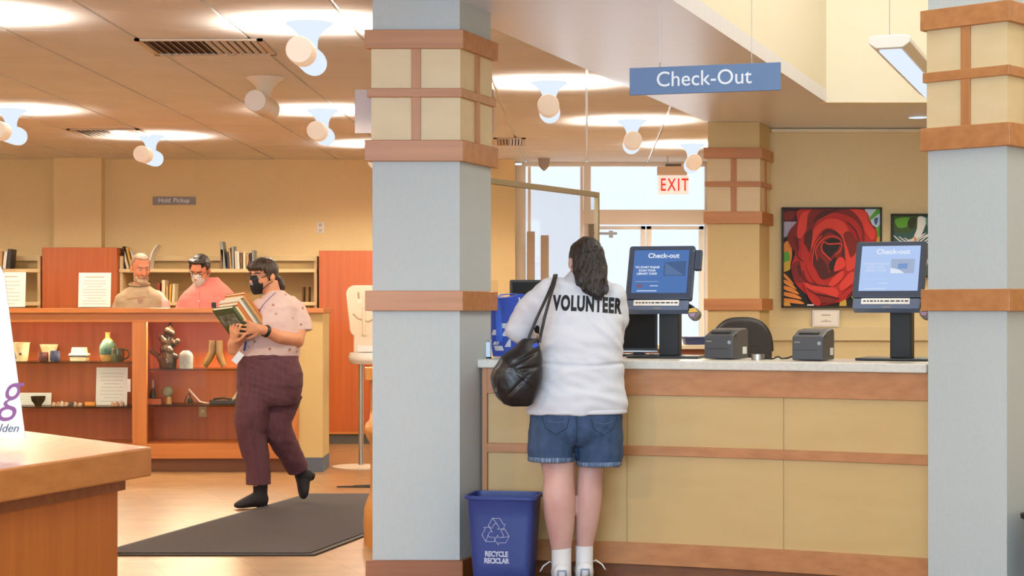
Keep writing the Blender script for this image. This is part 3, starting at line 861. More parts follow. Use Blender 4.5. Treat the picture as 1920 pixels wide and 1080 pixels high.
MB().box(ix(132), ix(166), dI - 0.065, dI + 0.065, dz + 9 * kI, dz + 15 * kI).build('tray', mat('white_glaze', '#d9d4c4', 0.2), t, bevel=0.008)
MB().box(ix(133), ix(165), dI - 0.066, dI + 0.066, dz + 9.2 * kI, dz + 11 * kI).build('stripe', M_cer_blue, t)
MB().rings([(ix(149), dI, dz + 15 * kI, 14.5 * kI, 0.05), (ix(149), dI, dz + 26 * kI, 13 * kI, 0.04)], n=24, power=6).build('lid', M_cer_cream, t, smooth='auto')
t = thing('bottle_vase', 'teal and tan round bellied vase with a narrow neck', 'vase', (ix(202), dI, dz + 0.001), 0, g)
prof = [(10, 0), (13, 3), (15, 12), (16.5, 22), (15, 31), (10, 38), (4.5, 43), (4, 50), (5.2, 54), (4.0, 54), (3, 48)]
MB().lathe([(r * kI, h * kI) for r, h in prof[:3]], (ix(202), dI, dz + 0.001)).build('foot_band', M_cer_tan, t, smooth='auto')
MB().lathe([(r * kI, h * kI) for r, h in prof[2:6]], (ix(202), dI, dz + 0.001)).build('belly', M_cer_teal, t, smooth='auto')
MB().lathe([(r * kI, h * kI) for r, h in prof[5:]], (ix(202), dI, dz + 0.001)).build('neck', M_cer_tan, t, smooth='auto')
t = pot('olive_mug', 225, 677, [(10, 0), (11.5, 3), (12.5, 14), (11, 25)], M_cer_olive, 'dark olive mug with a handle beside the teal vase', 'mug', 'l1')
t.location.y -= 0.08
hp = [(ix(225) + (11 + 10 * math.sin(w)) * kI, dI, dz + (14 - 9 * math.cos(w)) * kI) for w in [PI * i / 10 for i in range(11)]]
MB().tube(hp, 1.6 * kI, n=8).build('handle', M_cer_olive, t, smooth='auto')

# right bay, upper shelf
dz = SH['r1'] + 0.001
b = MB()
b.rings([(ix(315), dI, dz, 16 * kI, 0.06), (ix(315), dI, dz + 12 * kI, 17 * kI, 0.065), (ix(314), dI, dz + 28 * kI, 14 * kI, 0.055), (ix(313), dI, dz + 42 * kI, 10 * kI, 0.04), (ix(318), dI, dz + 60 * kI, 9 * kI, 0.035), (ix(318), dI, dz + 76 * kI, 7 * kI, 0.03)], n=20)
for px, h, r in ((304, 57, 7), (309, 50, 8), (334, 51, 6), (328, 47, 7), (323, 66, 7), (315, 70, 8), (329, 22, 7), (303, 18, 8), (319, 33, 9), (309, 36, 9)):
    b.sphere((ix(px), dI - 0.02, dz + h * kI), r * kI, n=14)
b.tube([(ix(318), dI, dz + 72 * kI), (ix(319), dI, dz + 80 * kI), (ix(320), dI, dz + 88 * kI)], [6 * kI, 4 * kI, 1 * kI])
b.tube([(ix(306), dI, dz + 20 * kI), (ix(293), dI, dz + 24 * kI), (ix(282), dI, dz + 34 * kI)], [5 * kI, 4.5 * kI, 3.5 * kI])
b.tube([(ix(326), dI, dz + 22 * kI), (ix(338), dI, dz + 24 * kI)], [4 * kI, 3 * kI])
me = organic(b, 0.006, 3)
tag(link_mesh('knotted_sculpture', me, M_cer_dark, smooth=True), 'tall dark glazed sculpture of knotted lumps with a pointed top', 'sculpture', g)
b = MB().rings([(ix(351), dI - 0.05, dz, 13 * kI, 0.03), (ix(351), dI - 0.05, dz + 22 * kI, 13.5 * kI, 0.03), (ix(351), dI - 0.05, dz + 29 * kI, 11 * kI, 0.028), (ix(351), dI - 0.05, dz + 33.5 * kI, 5 * kI, 0.02)], n=24)
solid('stone_slab', b, M_cer_grey, 'grey round topped stone slab beside the knotted sculpture', 'sculpture', g, smooth='auto')
b = MB()
b.tube([(ix(398), dI, dz + 52 * kI), (ix(398), dI, dz + 30 * kI), (ix(392), dI, dz + 18 * kI), (ix(383), dI, dz + 4 * kI)], [7 * kI, 7 * kI, 7 * kI, 6 * kI])
b.tube([(ix(411), dI, dz + 52 * kI), (ix(411), dI, dz + 30 * kI), (ix(414), dI, dz + 18 * kI), (ix(421), dI, dz + 4 * kI)], [7 * kI, 7 * kI, 7 * kI, 6 * kI])
solid('two_legged_vessel', b, M_cer_brown, 'brown ceramic vessel of two joined tubes spread like legs', 'sculpture', g, smooth='auto')
# right bay, lower shelf
dz = SH['r2'] + 0.001
t = thing('dark_bottle', 'small dark bottle with a pale neck on a little block', 'bottle', (ix(282), dI, dz), 0, g)
MB().box(ix(280), ix(304), dI - 0.05, dI + 0.05, dz, dz + 10 * kI).build('block', M_casein, t)
MB().lathe([(0.001, 0), (6 * kI, 0), (6.5 * kI, 10 * kI), (3 * kI, 19 * kI), (2 * kI, 20 * kI)], (ix(287), dI, dz + 10 * kI)).build('body', M_cer_dark, t, smooth='auto')
MB().lathe([(2.2 * kI, 0), (2.0 * kI, 15 * kI), (0.001, 15.2 * kI)], (ix(287), dI, dz + 29.5 * kI)).build('neck', mat('pale_neck', '#9a8574', 0.4), t, smooth='auto')
t = thing('mushroom_sculpture', 'pale grey mushroom shaped ceramic head on a short foot', 'sculpture', (ix(315), dI, dz), 0, g)
MB().lathe([(6 * kI, 0), (5.5 * kI, 6 * kI), (5 * kI, 14 * kI)], (ix(316), dI, dz)).build('foot', M_cer_tan, t, smooth='auto')
MB().sphere((ix(314), dI, dz + 23 * kI), (11 * kI, 0.045, 11 * kI)).build('head', mat('grey_green_glaze', '#9a947c', 0.2, color2='#6b6a55', scale=(16, 16, 16)), t, smooth=True)
b = MB().tube([(ix(354), dI, dz + 28 * kI), (ix(364), dI, dz + 16 * kI), (ix(375), dI, dz + 4 * kI), (ix(386), dI, dz + 1.5 * kI), (ix(396), dI, dz + 1.5 * kI)], [(0.02, 1.2 * kI), (0.025, 1.5 * kI), (0.025, 1.5 * kI), (0.02, 1.2 * kI), (0.012, 1.0 * kI)], n=10)
solid('curved_white_blade', b, mat('pale_pink_glaze', '#d8b7b0', 0.3), 'pale curved strip of ceramic rising from the lower right shelf', 'sculpture', g, smooth='auto')
b = MB().tube([(ix(344), dI + 0.05, dz + 1.4 * kI), (ix(347), dI + 0.05, dz + 12 * kI), (ix(352), dI + 0.05, dz + 20 * kI), (ix(358), dI + 0.05, dz + 6 * kI), (ix(361), dI + 0.05, dz + 1.4 * kI)], 1.3 * kI, n=8)
b.sphere((ix(356), dI, dz + 6 * kI), 5 * kI, n=12)
solid('small_green_figure', b, M_cer_olive, 'small olive ceramic figure behind the pale curved strip', 'sculpture', g, smooth='auto')
b = MB().box(ix(394), ix(442), dI - 0.04, dI + 0.03, dz, dz + 7 * kI).tube([(ix(400), dI, dz + 9 * kI), (ix(418), dI, dz + 11 * kI), (ix(440), dI, dz + 8 * kI)], 2 * kI, n=8)
solid('dark_tool', b, mat('charcoal_glaze', '#33322f', 0.25), 'flat dark tool lying on the lower right shelf beside the woman', 'tool', g, bevel=0.004)
b = MB().cbox((ix(441), dI, dz + 14 * kI), (0.02, 0.015, 20 * kI), Euler((0, R(35), 0)).to_matrix())
solid('cream_horn', b, M_cer_cream, 'short cream horn standing behind the walking woman', 'sculpture', g, bevel=0.004)
# power outlet on the case back
dO = yb - 0.02
t = thing('power_outlet', 'small beige outlet plate on the case back below the lower shelf', 'outlet', (PX(380, dO), dO, PZ(770, dO)))
MB().box(PX(373, dO), PX(388, dO), dO - 0.012, dO, PZ(782, dO), PZ(762, dO)).build('plate', mat('outlet_beige', '#b99a70', 0.5), t, bevel=0.003)
MB().box(PX(377, dO), PX(384, dO), dO - 0.016, dO - 0.011, PZ(774, dO), PZ(768, dO)).build('socket', mat('socket_cream', '#d8c2a0', 0.5), t)
# left bay, lower shelf
dz = SH['l2'] + 0.001
def sheet(name, label, x0, x1, z0, z1, y, lean=0.0, lines=6, m=None, cat='paper sign', lm=None, heading=False, thick=0.003):
    h = z1 - z0; w = x1 - x0
    t = thing(name, label, cat, ((x0 + x1) / 2, y, z0), 0, None, local=True)
    t.rotation_euler = (-lean, 0, 0)
    MB().box(-w / 2, w / 2, 0, thick, 0, h).build('sheet', m or M_paper, t)
    if lines:
        b = MB()
        for i in range(lines):
            zz = h * (0.84 - 0.74 * i / max(1, lines - 1)); ww = w * (0.36 if (i % 4 != 3) else 0.24)
            if heading and i == 0: b.box(-w * 0.3, w * 0.3, -0.0008, 0, zz + h * 0.02, zz + h * 0.05)
            else: b.box(-ww, ww, -0.0008, 0, zz - h * 0.008, zz + h * 0.008)
        b.build('printed_lines', lm or M_ink, t)
    return t
sheet('label_card', 'wide white label card behind a dark bowl, lower left shelf', ix(18), ix(91), dz, dz + 23 * kI, dI + 0.08, R(8), 5, cat='card')
pot('dark_bowl', 74, 763, [(6, 0), (7, 3), (12, 9), (14, 18)], M_cer_dark, 'small dark footed bowl in front of the white card', 'bowl', 'l2').location.y -= 0.04
sheet('exhibit_notice', 'white notice sheet standing on the lower left shelf', ix(176), ix(235), dz, dz + 71 * kI, dI + 0.06, R(6), 9, cat='paper sign', lm=mat('faint_ink', '#c9c0b6', 0.7))
random.seed(11)
shards = [(103, '#c7a487', 'pinkish'), (111, '#b98f6f', 'tan'), (118, '#d3b69c', 'pale'), (126, '#caa183', 'rosy'), (135, '#3f3a35', 'charcoal'), (143, '#b79a7c', 'sandy'), (152, '#c3a588', 'buff'), (213, '#c9a080', 'light brown'), (221, '#c08d6d', 'reddish'), (230, '#b89a80', 'greyish')]
for i, (px, c, w) in enumerate(shards):
    b = MB(); h = random.uniform(5, 9) * kI
    b.rings([(ix(px), dI - 0.03, dz, 4.5 * kI, 0.022), (ix(px) + 0.004, dI - 0.03, dz + h * 0.6, 4 * kI, 0.018), (ix(px) - 0.003, dI - 0.03, dz + h, 1.5 * kI, 0.008)], n=7)
    nb = 'beside the white card' if px < 110 else 'left of the charcoal one' if px < 130 else 'right of the rosy one' if px < 140 else 'left of the orange block' if px < 160 else 'in front of the white notice'
    solid('pottery_shard', b, mat('shard_%s' % w.replace(' ', '_'), c, 0.6), '%s little pottery shard on the lower left shelf, %s' % (w, nb), 'shard', 'shards on the lower left shelf')
solid('orange_block', MB().box(ix(162), ix(181), dI - 0.06, dI - 0.01, dz, dz + 7 * kI), mat('orange_glaze', '#e09030', 0.4), 'flat orange ceramic piece in front of the white notice', 'ceramic', g, bevel=0.004)

# notices standing on the case top
zt = cz(577.5) + 0.006
dN = dC + 0.12
def stand_notice(px0, px1, py, label, lines):
    x0, x1 = PX(px0, dN), PX(px1, dN)
    t = sheet('acrylic_sign_holder', label, x0, x1, zt, PZ(py, dN), dN, R(5), lines, cat='paper sign', lm=mat('pale_ink', '#b9a898', 0.7), heading=True)
    MB().box(-(x1 - x0) / 2, (x1 - x0) / 2, -0.004, 0.09, 0.0, 0.003).build('foot', M_shelfglass, t)
stand_notice(-30, 47, 510, 'white notice standing on the case top, cut by the left edge', 8)
stand_notice(146.5, 207, 511, 'white notice with a heading standing before the left orange block', 10)

# small black gadget on the case top in front of the pink shirt
# ------------------------------------------------------------------ white pedestal stand with moulded board, behind the left column
dW = 14.5
t = thing('pedestal_stand', 'white pedestal stand with a round top and a cream moulded board', 'stand', (PX(677, dW), dW, 0))
c0 = (PX(690, dW), dW, 0)
MB().lathe([(0.001, PZ(683, dW)), (0.13, PZ(682, dW)), (0.155, PZ(676, dW)), (0.16, PZ(668, dW)), (0.15, PZ(661, dW)), (0.001, PZ(660, dW))], c0, n=40).build('round_top', M_white, t, smooth='auto')
MB().tube([(PX(677, dW), dW, 0.02), (PX(677, dW), dW, PZ(680, dW))], 0.021, n=20).build('pole', M_steel, t, smooth='auto')
MB().lathe([(0.001, 0.0), (0.24, 0.0), (0.24, 0.008), (0.03, 0.02), (0.001, 0.022)], (PX(677, dW), dW, 0), n=40).build('base_plate', mat('pale_base', '#d8c9b4', 0.4), t, smooth='auto')
def board(x0, x1, z0, z1, y0, y1, rad, taper=0.0, n=8):
    pts = []
    for (cx_, cz_, a0) in ((x1 - rad, z1 - rad, 0), (x0 + rad, z1 - rad, 90), (x0 + rad + taper, z0 + rad, 180), (x1 - rad - taper, z0 + rad, 270)):
        for i in range(n + 1):
            w = R(a0 + 90 * i / n); pts.append((cx_ + rad * math.cos(w), cz_ + rad * math.sin(w)))
    b = MB(); k = len(pts)
    b.add([(x, y0, z) for x, z in pts] + [(x, y1, z) for x, z in pts], [tuple(range(k)), tuple(range(k, 2 * k))] + [(i, (i + 1) % k, k + (i + 1) % k, k + i) for i in range(k)])
    return b
M_cream = mat('cream_moulding', '#e3d2bb', 0.45)
dB = dW + 0.03
bd = board(PX(649, dB), PX(731, dB), PZ(632, dB), PZ(535, dB), dB, dB + 0.035, 0.07, 0.03).build('moulded_board', M_cream, t, smooth='auto', bevel=0.006)
MB().box(PX(663, dB), PX(717, dB), dB + 0.0, dB + 0.05, PZ(662, dB), PZ(628, dB)).build('board_neck', M_cream, t, bevel=0.01)
M_groove = mat('groove_tan', '#b89c80', 0.6)
for x in (672, 694):
    MB().tube([(PX(x, dB), dB - 0.004, PZ(548, dB)), (PX(x + 1, dB), dB - 0.004, PZ(566, dB))], 0.008, n=8).build('slot', M_groove, bd, smooth='auto')
    MB().box(PX(x - 2, dB), PX(x + 6, dB), dB - 0.012, dB, PZ(570, dB), PZ(560, dB)).build('buckle', mat('pale_buckle', '#ecdfce', 0.4), bd, bevel=0.003)
MB().tube([(PX(662, dB), dB - 0.006, PZ(588, dB)), (PX(671, dB), dB - 0.008, PZ(597, dB)), (PX(690, dB), dB - 0.008, PZ(603, dB)), (PX(712, dB), dB - 0.006, PZ(592, dB))], 0.006, n=8).build('strap', M_groove, bd, smooth='auto')
MB().tube([(PX(682, dB), dB - 0.004, PZ(575, dB)), (PX(683, dB), dB - 0.004, PZ(628, dB))], (0.016), n=8).build('spine_rib', M_cream, bd, smooth='auto')
solid('white_box', MB().box(PX(670, 14.42), PX(706, 14.42), 14.42, 14.5, PZ(660, 14.5) + 0.002, PZ(648, 14.42)), M_white, 'small white box on the round pedestal top beside the column', 'box', bevel=0.003)

# ------------------------------------------------------------------ rounded wooden desk end, seen at the left edge of the near column
dR = 9.75
def zr(py): return PZ(py, dR - 0.1)
xc = PX(772, dR)
def rr(px): return xc - PX(px, dR)
b = MB().lathe([(0.001, 0), (rr(686), 0), (rr(683), zr(1030)), (rr(681.5), zr(985)), (rr(683), zr(955)), (rr(688), zr(940)), (rr(694), zr(925)), (rr(695), zr(850)), (rr(693), zr(832)), (rr(687), zr(820)), (rr(683), zr(808)), (rr(686), zr(796)), (rr(693), zr(788)), (rr(695), zr(770)), (rr(695), zr(715)), (rr(684), zr(712)), (rr(684), zr(690)), (0.001, zr(688))], (xc, dR, 0), n=64)
solid('round_wooden_desk', b, wood('golden_desk', '#c98a45', '#b87a38', 'z', 0.35), 'rounded golden wood desk end peeping out behind the left column', 'desk', smooth='auto')

# ------------------------------------------------------------------ floor mats
M_mat = mat('charcoal_mat', '#3c363a', 0.95, color2='#302b2f', scale=(120, 120, 120), lo=0.4, hi=0.6, bump=0.6, bump_scale=300)
def floor_mat(poly, label):
    t = thing('floor_mat', label, 'mat', (sum(p[0] for p in poly) / len(poly), sum(p[1] for p in poly) / len(poly), 0))
    MB().prism(poly, 0.0, 0.009).build('border', mat('mat_rubber_edge', '#2e2a29', 0.7), t)
    MB().prism(off_quad(poly, -0.035), 0.009, 0.014).build('pile', M_mat, t)
floor_mat([(-2.22, 9.27), (-1.04, 9.27), (-0.26, 12.33), (-1.44, 12.33)], 'large charcoal entrance mat on the floor before the walking woman')
floor_mat([(-1.28, 12.85), (-0.2, 13.35), (-0.1, 13.0), (-0.35, 12.72)], 'small dark mat corner behind the left column, near the pedestal foot')

# ------------------------------------------------------------------ near desk, lower left, with poster board
zd = 0.78
C0 = Vector((-1.361, 6.65))
poly = [(C0.x, C0.y), (-2.62, 8.2), (-3.6, 8.2), (-3.6, 4.6), (-2.03, 4.6)]
t = thing('display_table', 'large cherry table corner in the lower left foreground', 'table', (-2.6, 6.4, 0))
MB().prism(poly, zd - 0.11, zd).build('table_top', wood('table_top_cherry', '#c27e42', '#b26f36', 'y', 0.22, coat=0.3), t, bevel=0.008, seg=3)
MB().prism(off_quad(poly, -0.085), zd - 0.16, zd - 0.109).build('sub_top', M_cherry, t)
MB().prism(off_quad(poly, -0.11), 0.0, zd - 0.159).build('body', wood('table_body_cherry', '#c06f30', '#b06228', 'z', 0.4), t, bevel=0.004)
dT = 6.62
t = thing('poster_board', 'white tapering poster board with purple lettering on the near table', 'poster', (PX(-20, dT), dT, zd + 0.018), 0, local=True)
t.rotation_euler = (R(-7), 0, 0)
k = dT / F
def L_(px, py): return ((px + 20) * k, (831 - py) * k + 0.012)
q = [L_(-130, 833), L_(47, 828), L_(-3, 520), L_(-14, 498), L_(-80, 498), L_(-95, 520)]
n = len(q)
MB().add([(x, 0, z) for x, z in q] + [(x, 0.006, z) for x, z in q], [tuple(range(n)), tuple(range(n, 2 * n))] + [(i, (i + 1) % n, n + (i + 1) % n, n + i) for i in range(n)]).build('board', mat('poster_white', '#e4ebf3', 0.5), t)
gx, gz = L_(12, 746)
MB().text('g', 0.215, Matrix.Translation((gx + 0.004, -0.002, gz + 0.012)) @ Matrix.Rotation(R(90), 4, 'X'), 0.002, bold=-0.001, shear=0.32, sx=0.78).build('lettering', mat('poster_purple', '#7c4a86', 0.6), t)
gx, gz = L_(34, 812)
MB().text('alden', 0.044, Matrix.Translation((gx, -0.002, gz + 0.004)) @ Matrix.Rotation(R(90) , 4, 'X'), 0.002, bold=0.0, shear=0.3, align='RIGHT').build('small_lettering', mat('poster_slate', '#5a6070', 0.6), t)
MB().box(-0.10, -0.022, -0.05, 0.1, -0.006, 0.012).build('foot', M_black, t)
MB().box(-0.08, -0.05, 0.006, 0.012, 0.0, 0.3).build('back_strut', M_black, t)
# ------------------------------------------------------------------ self check-out kiosks on the counter
M_bezel = mat('slate_bezel', '#3a4458', 0.4)
M_kbar = mat('slate_bar', '#5d6b86', 0.45)
def plate(b, pts, y0, y1, m=0):
    n = len(pts)
    return b.add([(x, y0, z) for x, z in pts] + [(x, y1, z) for x, z in pts], [tuple(range(n)), tuple(range(n, 2 * n))] + [(i, (i + 1) % n, n + (i + 1) % n, n + i) for i in range(n)], m)

def rrect(w, h, r, n=5):
    pts = []
    for cx_, cz_, a0 in ((w / 2 - r, h / 2 - r, 0), (-w / 2 + r, h / 2 - r, 90), (-w / 2 + r, -h / 2 + r, 180), (w / 2 - r, -h / 2 + r, 270)):
        for i in range(n + 1):
            a = R(a0 + 90 * i / n); pts.append((cx_ + r * math.cos(a), cz_ + r * math.sin(a)))
    return pts

def kiosk(name, label, loc, rotz, roll, tilt, h_screen, W, H, scr, dim, stand_x, reader):
    t = thing(name, label, 'checkout kiosk', loc, rotz, 'self checkout kiosks on the counter', local=True)
    MB().box(-0.20 + stand_x, 0.16 + stand_x, -0.06, 0.24, 0, 0.012).build('base_plate', M_black, t, bevel=0.004)
    MB().box(stand_x - 0.05, stand_x + 0.052, 0.03, 0.12, 0.01, h_screen - 0.06).build('stand', M_blackm, t, bevel=0.006)
    M = Matrix.Translation((0, 0.0, h_screen)) @ Matrix.Rotation(roll, 4, 'Y') @ Matrix.Rotation(-tilt, 4, 'X')
    k = lambda b: b.xf(M)
    hd = k(plate(MB(), rrect(W, H, 0.014), 0.0, 0.035).box(-W * 0.35, W * 0.35, 0.034, 0.06, -H * 0.35, H * 0.3)).build('monitor', M_bezel, t, bevel=0.004)
    sw, sh = W * 0.83, H * 0.80
    k(MB().box(-sw / 2, sw / 2, -0.002, 0.002, -sh / 2 + 0.004, sh / 2 + 0.004)).build('screen', glow('screen_%s' % name + str(dim), scr, dim), hd)
    X90 = Matrix.Rotation(R(90), 4, 'X')
    M_tx = glow('screen_text', '#eef3fb', 0.95)
    lm = glow('screen_faint_%s' % str(dim), '#c9d8f5' if dim < 0.9 else '#d8e4fb', 0.9)
    k(MB().text('Check-out', sh * 0.155, Matrix.Translation((sw * 0.04, -0.0032, sh * 0.38)) @ X90, 0.001, bold=0.0007)).build('heading', M_tx, hd)
    for i, wd in enumerate(('TO START PLEASE', 'SCAN YOUR', 'LIBRARY CARD')):
        k(MB().text(wd, sh * 0.064, Matrix.Translation((-sw * 0.24, -0.0032, sh * (0.11 - 0.075 * i))) @ X90, 0.001, bold=0.0004)).build('instruction', M_tx if dim < 0.9 else lm, hd)
    k(MB().box(-sw * 0.44, -sw * 0.02, -0.003, -0.001, -sh * 0.225, -sh * 0.22)).build('divider_line', lm, hd)
    k(MB().box(-sw * 0.40, -sw * 0.04, -0.003, -0.001, -sh * 0.45, -sh * 0.425)).build('footer_line', lm, hd)
    k(MB().box(-sw * 0.17, -sw * 0.02, -0.003, -0.001, -sh * 0.33, -sh * 0.31)).build('menu_line', lm, hd)
    if dim < 0.9:
        pic = plate(MB(), [(sw * 0.06, sh * 0.23), (sw * 0.46, sh * 0.26), (sw * 0.46, -sh * 0.09), (sw * 0.06, -sh * 0.09)], -0.0028, -0.001)
        k(pic).build('picture', glow('screen_pic_a', '#57719c', 0.8), hd)
        k(plate(MB(), [(sw * 0.08, sh * 0.22), (sw * 0.42, -sh * 0.07), (sw * 0.09, -sh * 0.07)], -0.0034, -0.0028)).build('picture_scene', glow('screen_pic_b', '#6a86b4', 0.8), hd)
        k(MB().sphere((-sw * 0.36, -0.002, -sh * 0.32), (0.016, 0.0015, 0.011))).build('badge', glow('screen_badge', '#8a6f86', 0.8), hd)
    else:
        pic = plate(MB(), [(sw * 0.02, sh * 0.22), (sw * 0.42, sh * 0.22), (sw * 0.42, -sh * 0.10), (sw * 0.02, -sh * 0.10)], -0.0028, -0.001)
        k(pic).build('picture', glow('screen_pic_c', '#aab7d4', 0.95), hd)
        k(plate(MB(), [(sw * 0.02, sh * 0.02), (sw * 0.16, -sh * 0.02), (sw * 0.26, -sh * 0.10), (sw * 0.02, -sh * 0.10)], -0.0034, -0.0028)).build('picture_desk', glow('screen_pic_d', '#e6eefb', 0.95), hd)
        k(plate(MB(), [(sw * 0.14, sh * 0.11), (sw * 0.30, sh * 0.12), (sw * 0.30, -sh * 0.0), (sw * 0.14, -sh * 0.0)], -0.0036, -0.0028)).build('picture_device', glow('screen_pic_e', '#7f9ed4', 0.95), hd)
    # bar below the screen with a white label strip
    bz = -H / 2 - 0.034
    br = k(MB().box(-W * 0.48, W * 0.46, -0.004, 0.05, bz - 0.026, bz + 0.026)).build('scanner_bar', M_kbar, t, bevel=0.004)
    k(MB().box(-W * 0.36, W * 0.32, -0.006, -0.004, bz - 0.004, bz + 0.026)).build('label_strip', M_paper, br)
    lb = MB(); random.seed(4)
    x = -W * 0.33
    while x < W * 0.26:
        q = random.uniform(0.008, 0.024); lb.box(x, x + q, -0.0066, -0.006, bz + 0.008, bz + 0.0145); x += q + 0.005
    k(lb).build('label_print', M_inkdark, br)
    k(MB().box(-0.02, 0.02, -0.006, -0.003, bz - 0.022, bz - 0.016)).build('logo_mark', M_ink, br)
    if reader:
        k(MB().box(W * 0.5 + 0.002, W * 0.5 + 0.036, 0.0, 0.03, H * 0.06, H * 0.42)).build('card_reader', M_bezel, t, bevel=0.004)
        k(MB().sphere((W * 0.5 - 0.006, -0.002, H * 0.40), 0.003, n=8)).build('indicator', glow('green_led', '#70e090', 0.8), hd)
    # small round scanner with a yellow sticker on a crooked arm at the lower right
    k(MB().tube([(W * 0.46, 0.03, bz + 0.01), (W * 0.52, 0.02, bz - 0.005), (W * 0.54, 0.01, bz - 0.03)], 0.011, n=10)).build('scanner_arm', M_black, t, smooth='auto')
    sc = k(MB().tube([(W * 0.555, -0.02, bz - 0.052), (W * 0.575, 0.02, bz - 0.047)], 0.030, n=24)).build('scanner_puck', mat('grey_puck', '#77726c', 0.4), t, smooth='auto', bevel=0.004)
    k(plate(MB(), [(W * 0.555 - 0.024, bz - 0.05), (W * 0.555 + 0.022, bz - 0.047), (W * 0.555 + 0.018, bz - 0.028), (W * 0.555 - 0.018, bz - 0.028)], -0.0245, -0.02)).build('sticker', mat('yellow_sticker', '#d8b24a', 0.5), sc, label='yellow sticker')
    k(plate(MB(), [(W * 0.555 - 0.022, bz - 0.054), (W * 0.555 + 0.012, bz - 0.054), (W * 0.555 + 0.004, bz - 0.074), (W * 0.555 - 0.012, bz - 0.072)], -0.0245, -0.02)).build('sticker', mat('mauve_sticker', '#a184a8', 0.5), sc, label='mauve sticker')
    return t

d1 = 8.45 * S
kiosk('checkout_kiosk', 'self checkout kiosk with a darker blue screen right of the woman in the volunteer shirt',
      (PX(1238, d1), d1, TOP), R(-15), 0.0, R(25), PZ(510.5, d1) - TOP, 0.336, 0.298, '#5f86c8', 0.8, PX(1252, d1) - PX(1238, d1), True)
d2 = 8.05 * S
kiosk('checkout_kiosk', 'self checkout kiosk with a pale blue screen in front of the paintings',
      (PX(1668, d2), d2, TOP), R(-22), 0.0, R(25), PZ(504.5, d2) - TOP, 0.336, 0.298, '#b4cbf4', 1.0, PX(1686, d2) - PX(1668, d2), False)

# ------------------------------------------------------------------ receipt printers
M_prn = mat('charcoal_plastic', '#45474d', 0.45); M_prnd = mat('dark_slot', '#1c1d20', 0.5)
def printer(loc, rotz, label):
    t = thing('receipt_printer', label, 'receipt printer', loc, rotz, 'receipt printers on the counter', local=True)
    w, dpt, h = 0.151, 0.200, 0.152
    prof = [(-dpt / 2, 0.003), (dpt / 2, 0.003), (dpt / 2, h * 0.93), (dpt / 2 - 0.02, h), (-0.01, h * 0.95), (-dpt / 2 + 0.006, h * 0.76), (-dpt / 2, h * 0.72)]
    n = len(prof); b = MB()
    b.add([(-w / 2, y, z) for y, z in prof] + [(w / 2, y, z) for y, z in prof], [tuple(range(n)), tuple(range(n, 2 * n))] + [(i, (i + 1) % n, n + (i + 1) % n, n + i) for i in range(n)])
    bd = b.build('housing', M_prn, t, bevel=0.006)
    MB().cbox((-0.004, -dpt / 2 + 0.045, h * 0.86), (w * 0.66, 0.022, 0.008), Euler((R(18), 0, 0)).to_matrix()).build('paper_slot', M_prnd, t)
    MB().box(-w / 2 + 0.008, w / 2 - 0.03, -dpt / 2 - 0.001, -dpt / 2 + 0.002, 0.05, 0.053).build('seam', M_prnd, t)
    MB().box(-w / 2 + 0.012, -w / 2 + 0.04, -dpt / 2 - 0.002, -dpt / 2, h * 0.56, h * 0.6).build('nameplate', M_ink, t)
    MB().tube([(w / 2 - 0.018, -dpt / 2 - 0.002, h * 0.55), (w / 2 - 0.018, -dpt / 2 + 0.002, h * 0.55)], 0.009, n=16).build('power_button', mat('pale_button', '#9a9da3', 0.5), t)
    MB().box(w / 2 - 0.001, w / 2 + 0.0015, dpt / 2 - 0.075, dpt / 2 - 0.025, 0.025, 0.06).build('label_sticker', M_paper, t)
    MB().box(w / 2 - 0.001, w / 2 + 0.0015, -dpt / 2 + 0.03, -dpt / 2 + 0.05, h * 0.72, h * 0.8).build('release_lever', M_prnd, t)
    return t
printer((PX(1362, 8.32 * S), 8.32 * S, TOP), R(-30), 'charcoal receipt printer in front of the round backed office chair')
printer((PX(1525, 8.08 * S), 8.08 * S, TOP), R(-26), 'charcoal receipt printer below the rose painting')
t = thing('tape_roll', 'small silver roll on the counter right of the printer by the chair', 'tape roll', (PX(1421, 8.56), 8.56, TOP))
MB().rings([(PX(1421, 8.56), 8.56, TOP, 0.032, 0.032), (PX(1421, 8.56), 8.56, TOP + 0.026, 0.032, 0.032)], n=32).build('roll', M_steel, t, smooth='auto')
MB().rings([(PX(1421, 8.56), 8.56, TOP + 0.0262, 0.014, 0.014), (PX(1421, 8.56), 8.56, TOP + 0.027, 0.014, 0.014)], n=24).build('core', M_ink, t)
pts = []
for i in range(25):
    u = i / 24; px = 1412 + 76 * u
    pts.append((PX(px, 8.60), 8.56 + 0.05 * math.sin(u * 9) + 0.03 * u, TOP + 0.005 + 0.010 * max(0, math.sin(u * 14))))
solid('power_cable', MB().tube(pts, 0.0042, n=8), M_black, 'black cable curling on the counter between the two receipt printers', 'cable', smooth='auto')

# ------------------------------------------------------------------ monitors seen over the counter
def monitor(loc, rotz, W, H, label, light_strip=False):
    t = thing('computer_monitor', label, 'monitor', loc, rotz, local=True)
    M_m = mat('dark_brown_plastic', '#2d2826', 0.35)
    MB().box(-0.11, 0.11, -0.08, 0.08, 0, 0.012).build('foot', M_black, t, bevel=0.004)
    MB().box(-0.03, 0.03, 0.01, 0.035, 0.01, 0.12).build('neck', M_black, t)
    hd = plate(MB(), [(x, z + 0.03 + H / 2) for x, z in rrect(W, H, 0.008)], -0.02, 0.01).build('panel', M_m, t, bevel=0.003)
    MB().box(-W / 2 + 0.012, W / 2 - 0.012, -0.0215, -0.0195, 0.03 + 0.012, 0.03 + H - 0.012).build('screen', mat('dark_matte_screen', '#1e1a18', 0.5, spec=0.25), hd)
    if light_strip:
        MB().box(-W / 2, W / 2, -0.026, -0.018, 0.022, 0.03).build('silver_edge', M_steel, t)
    return t
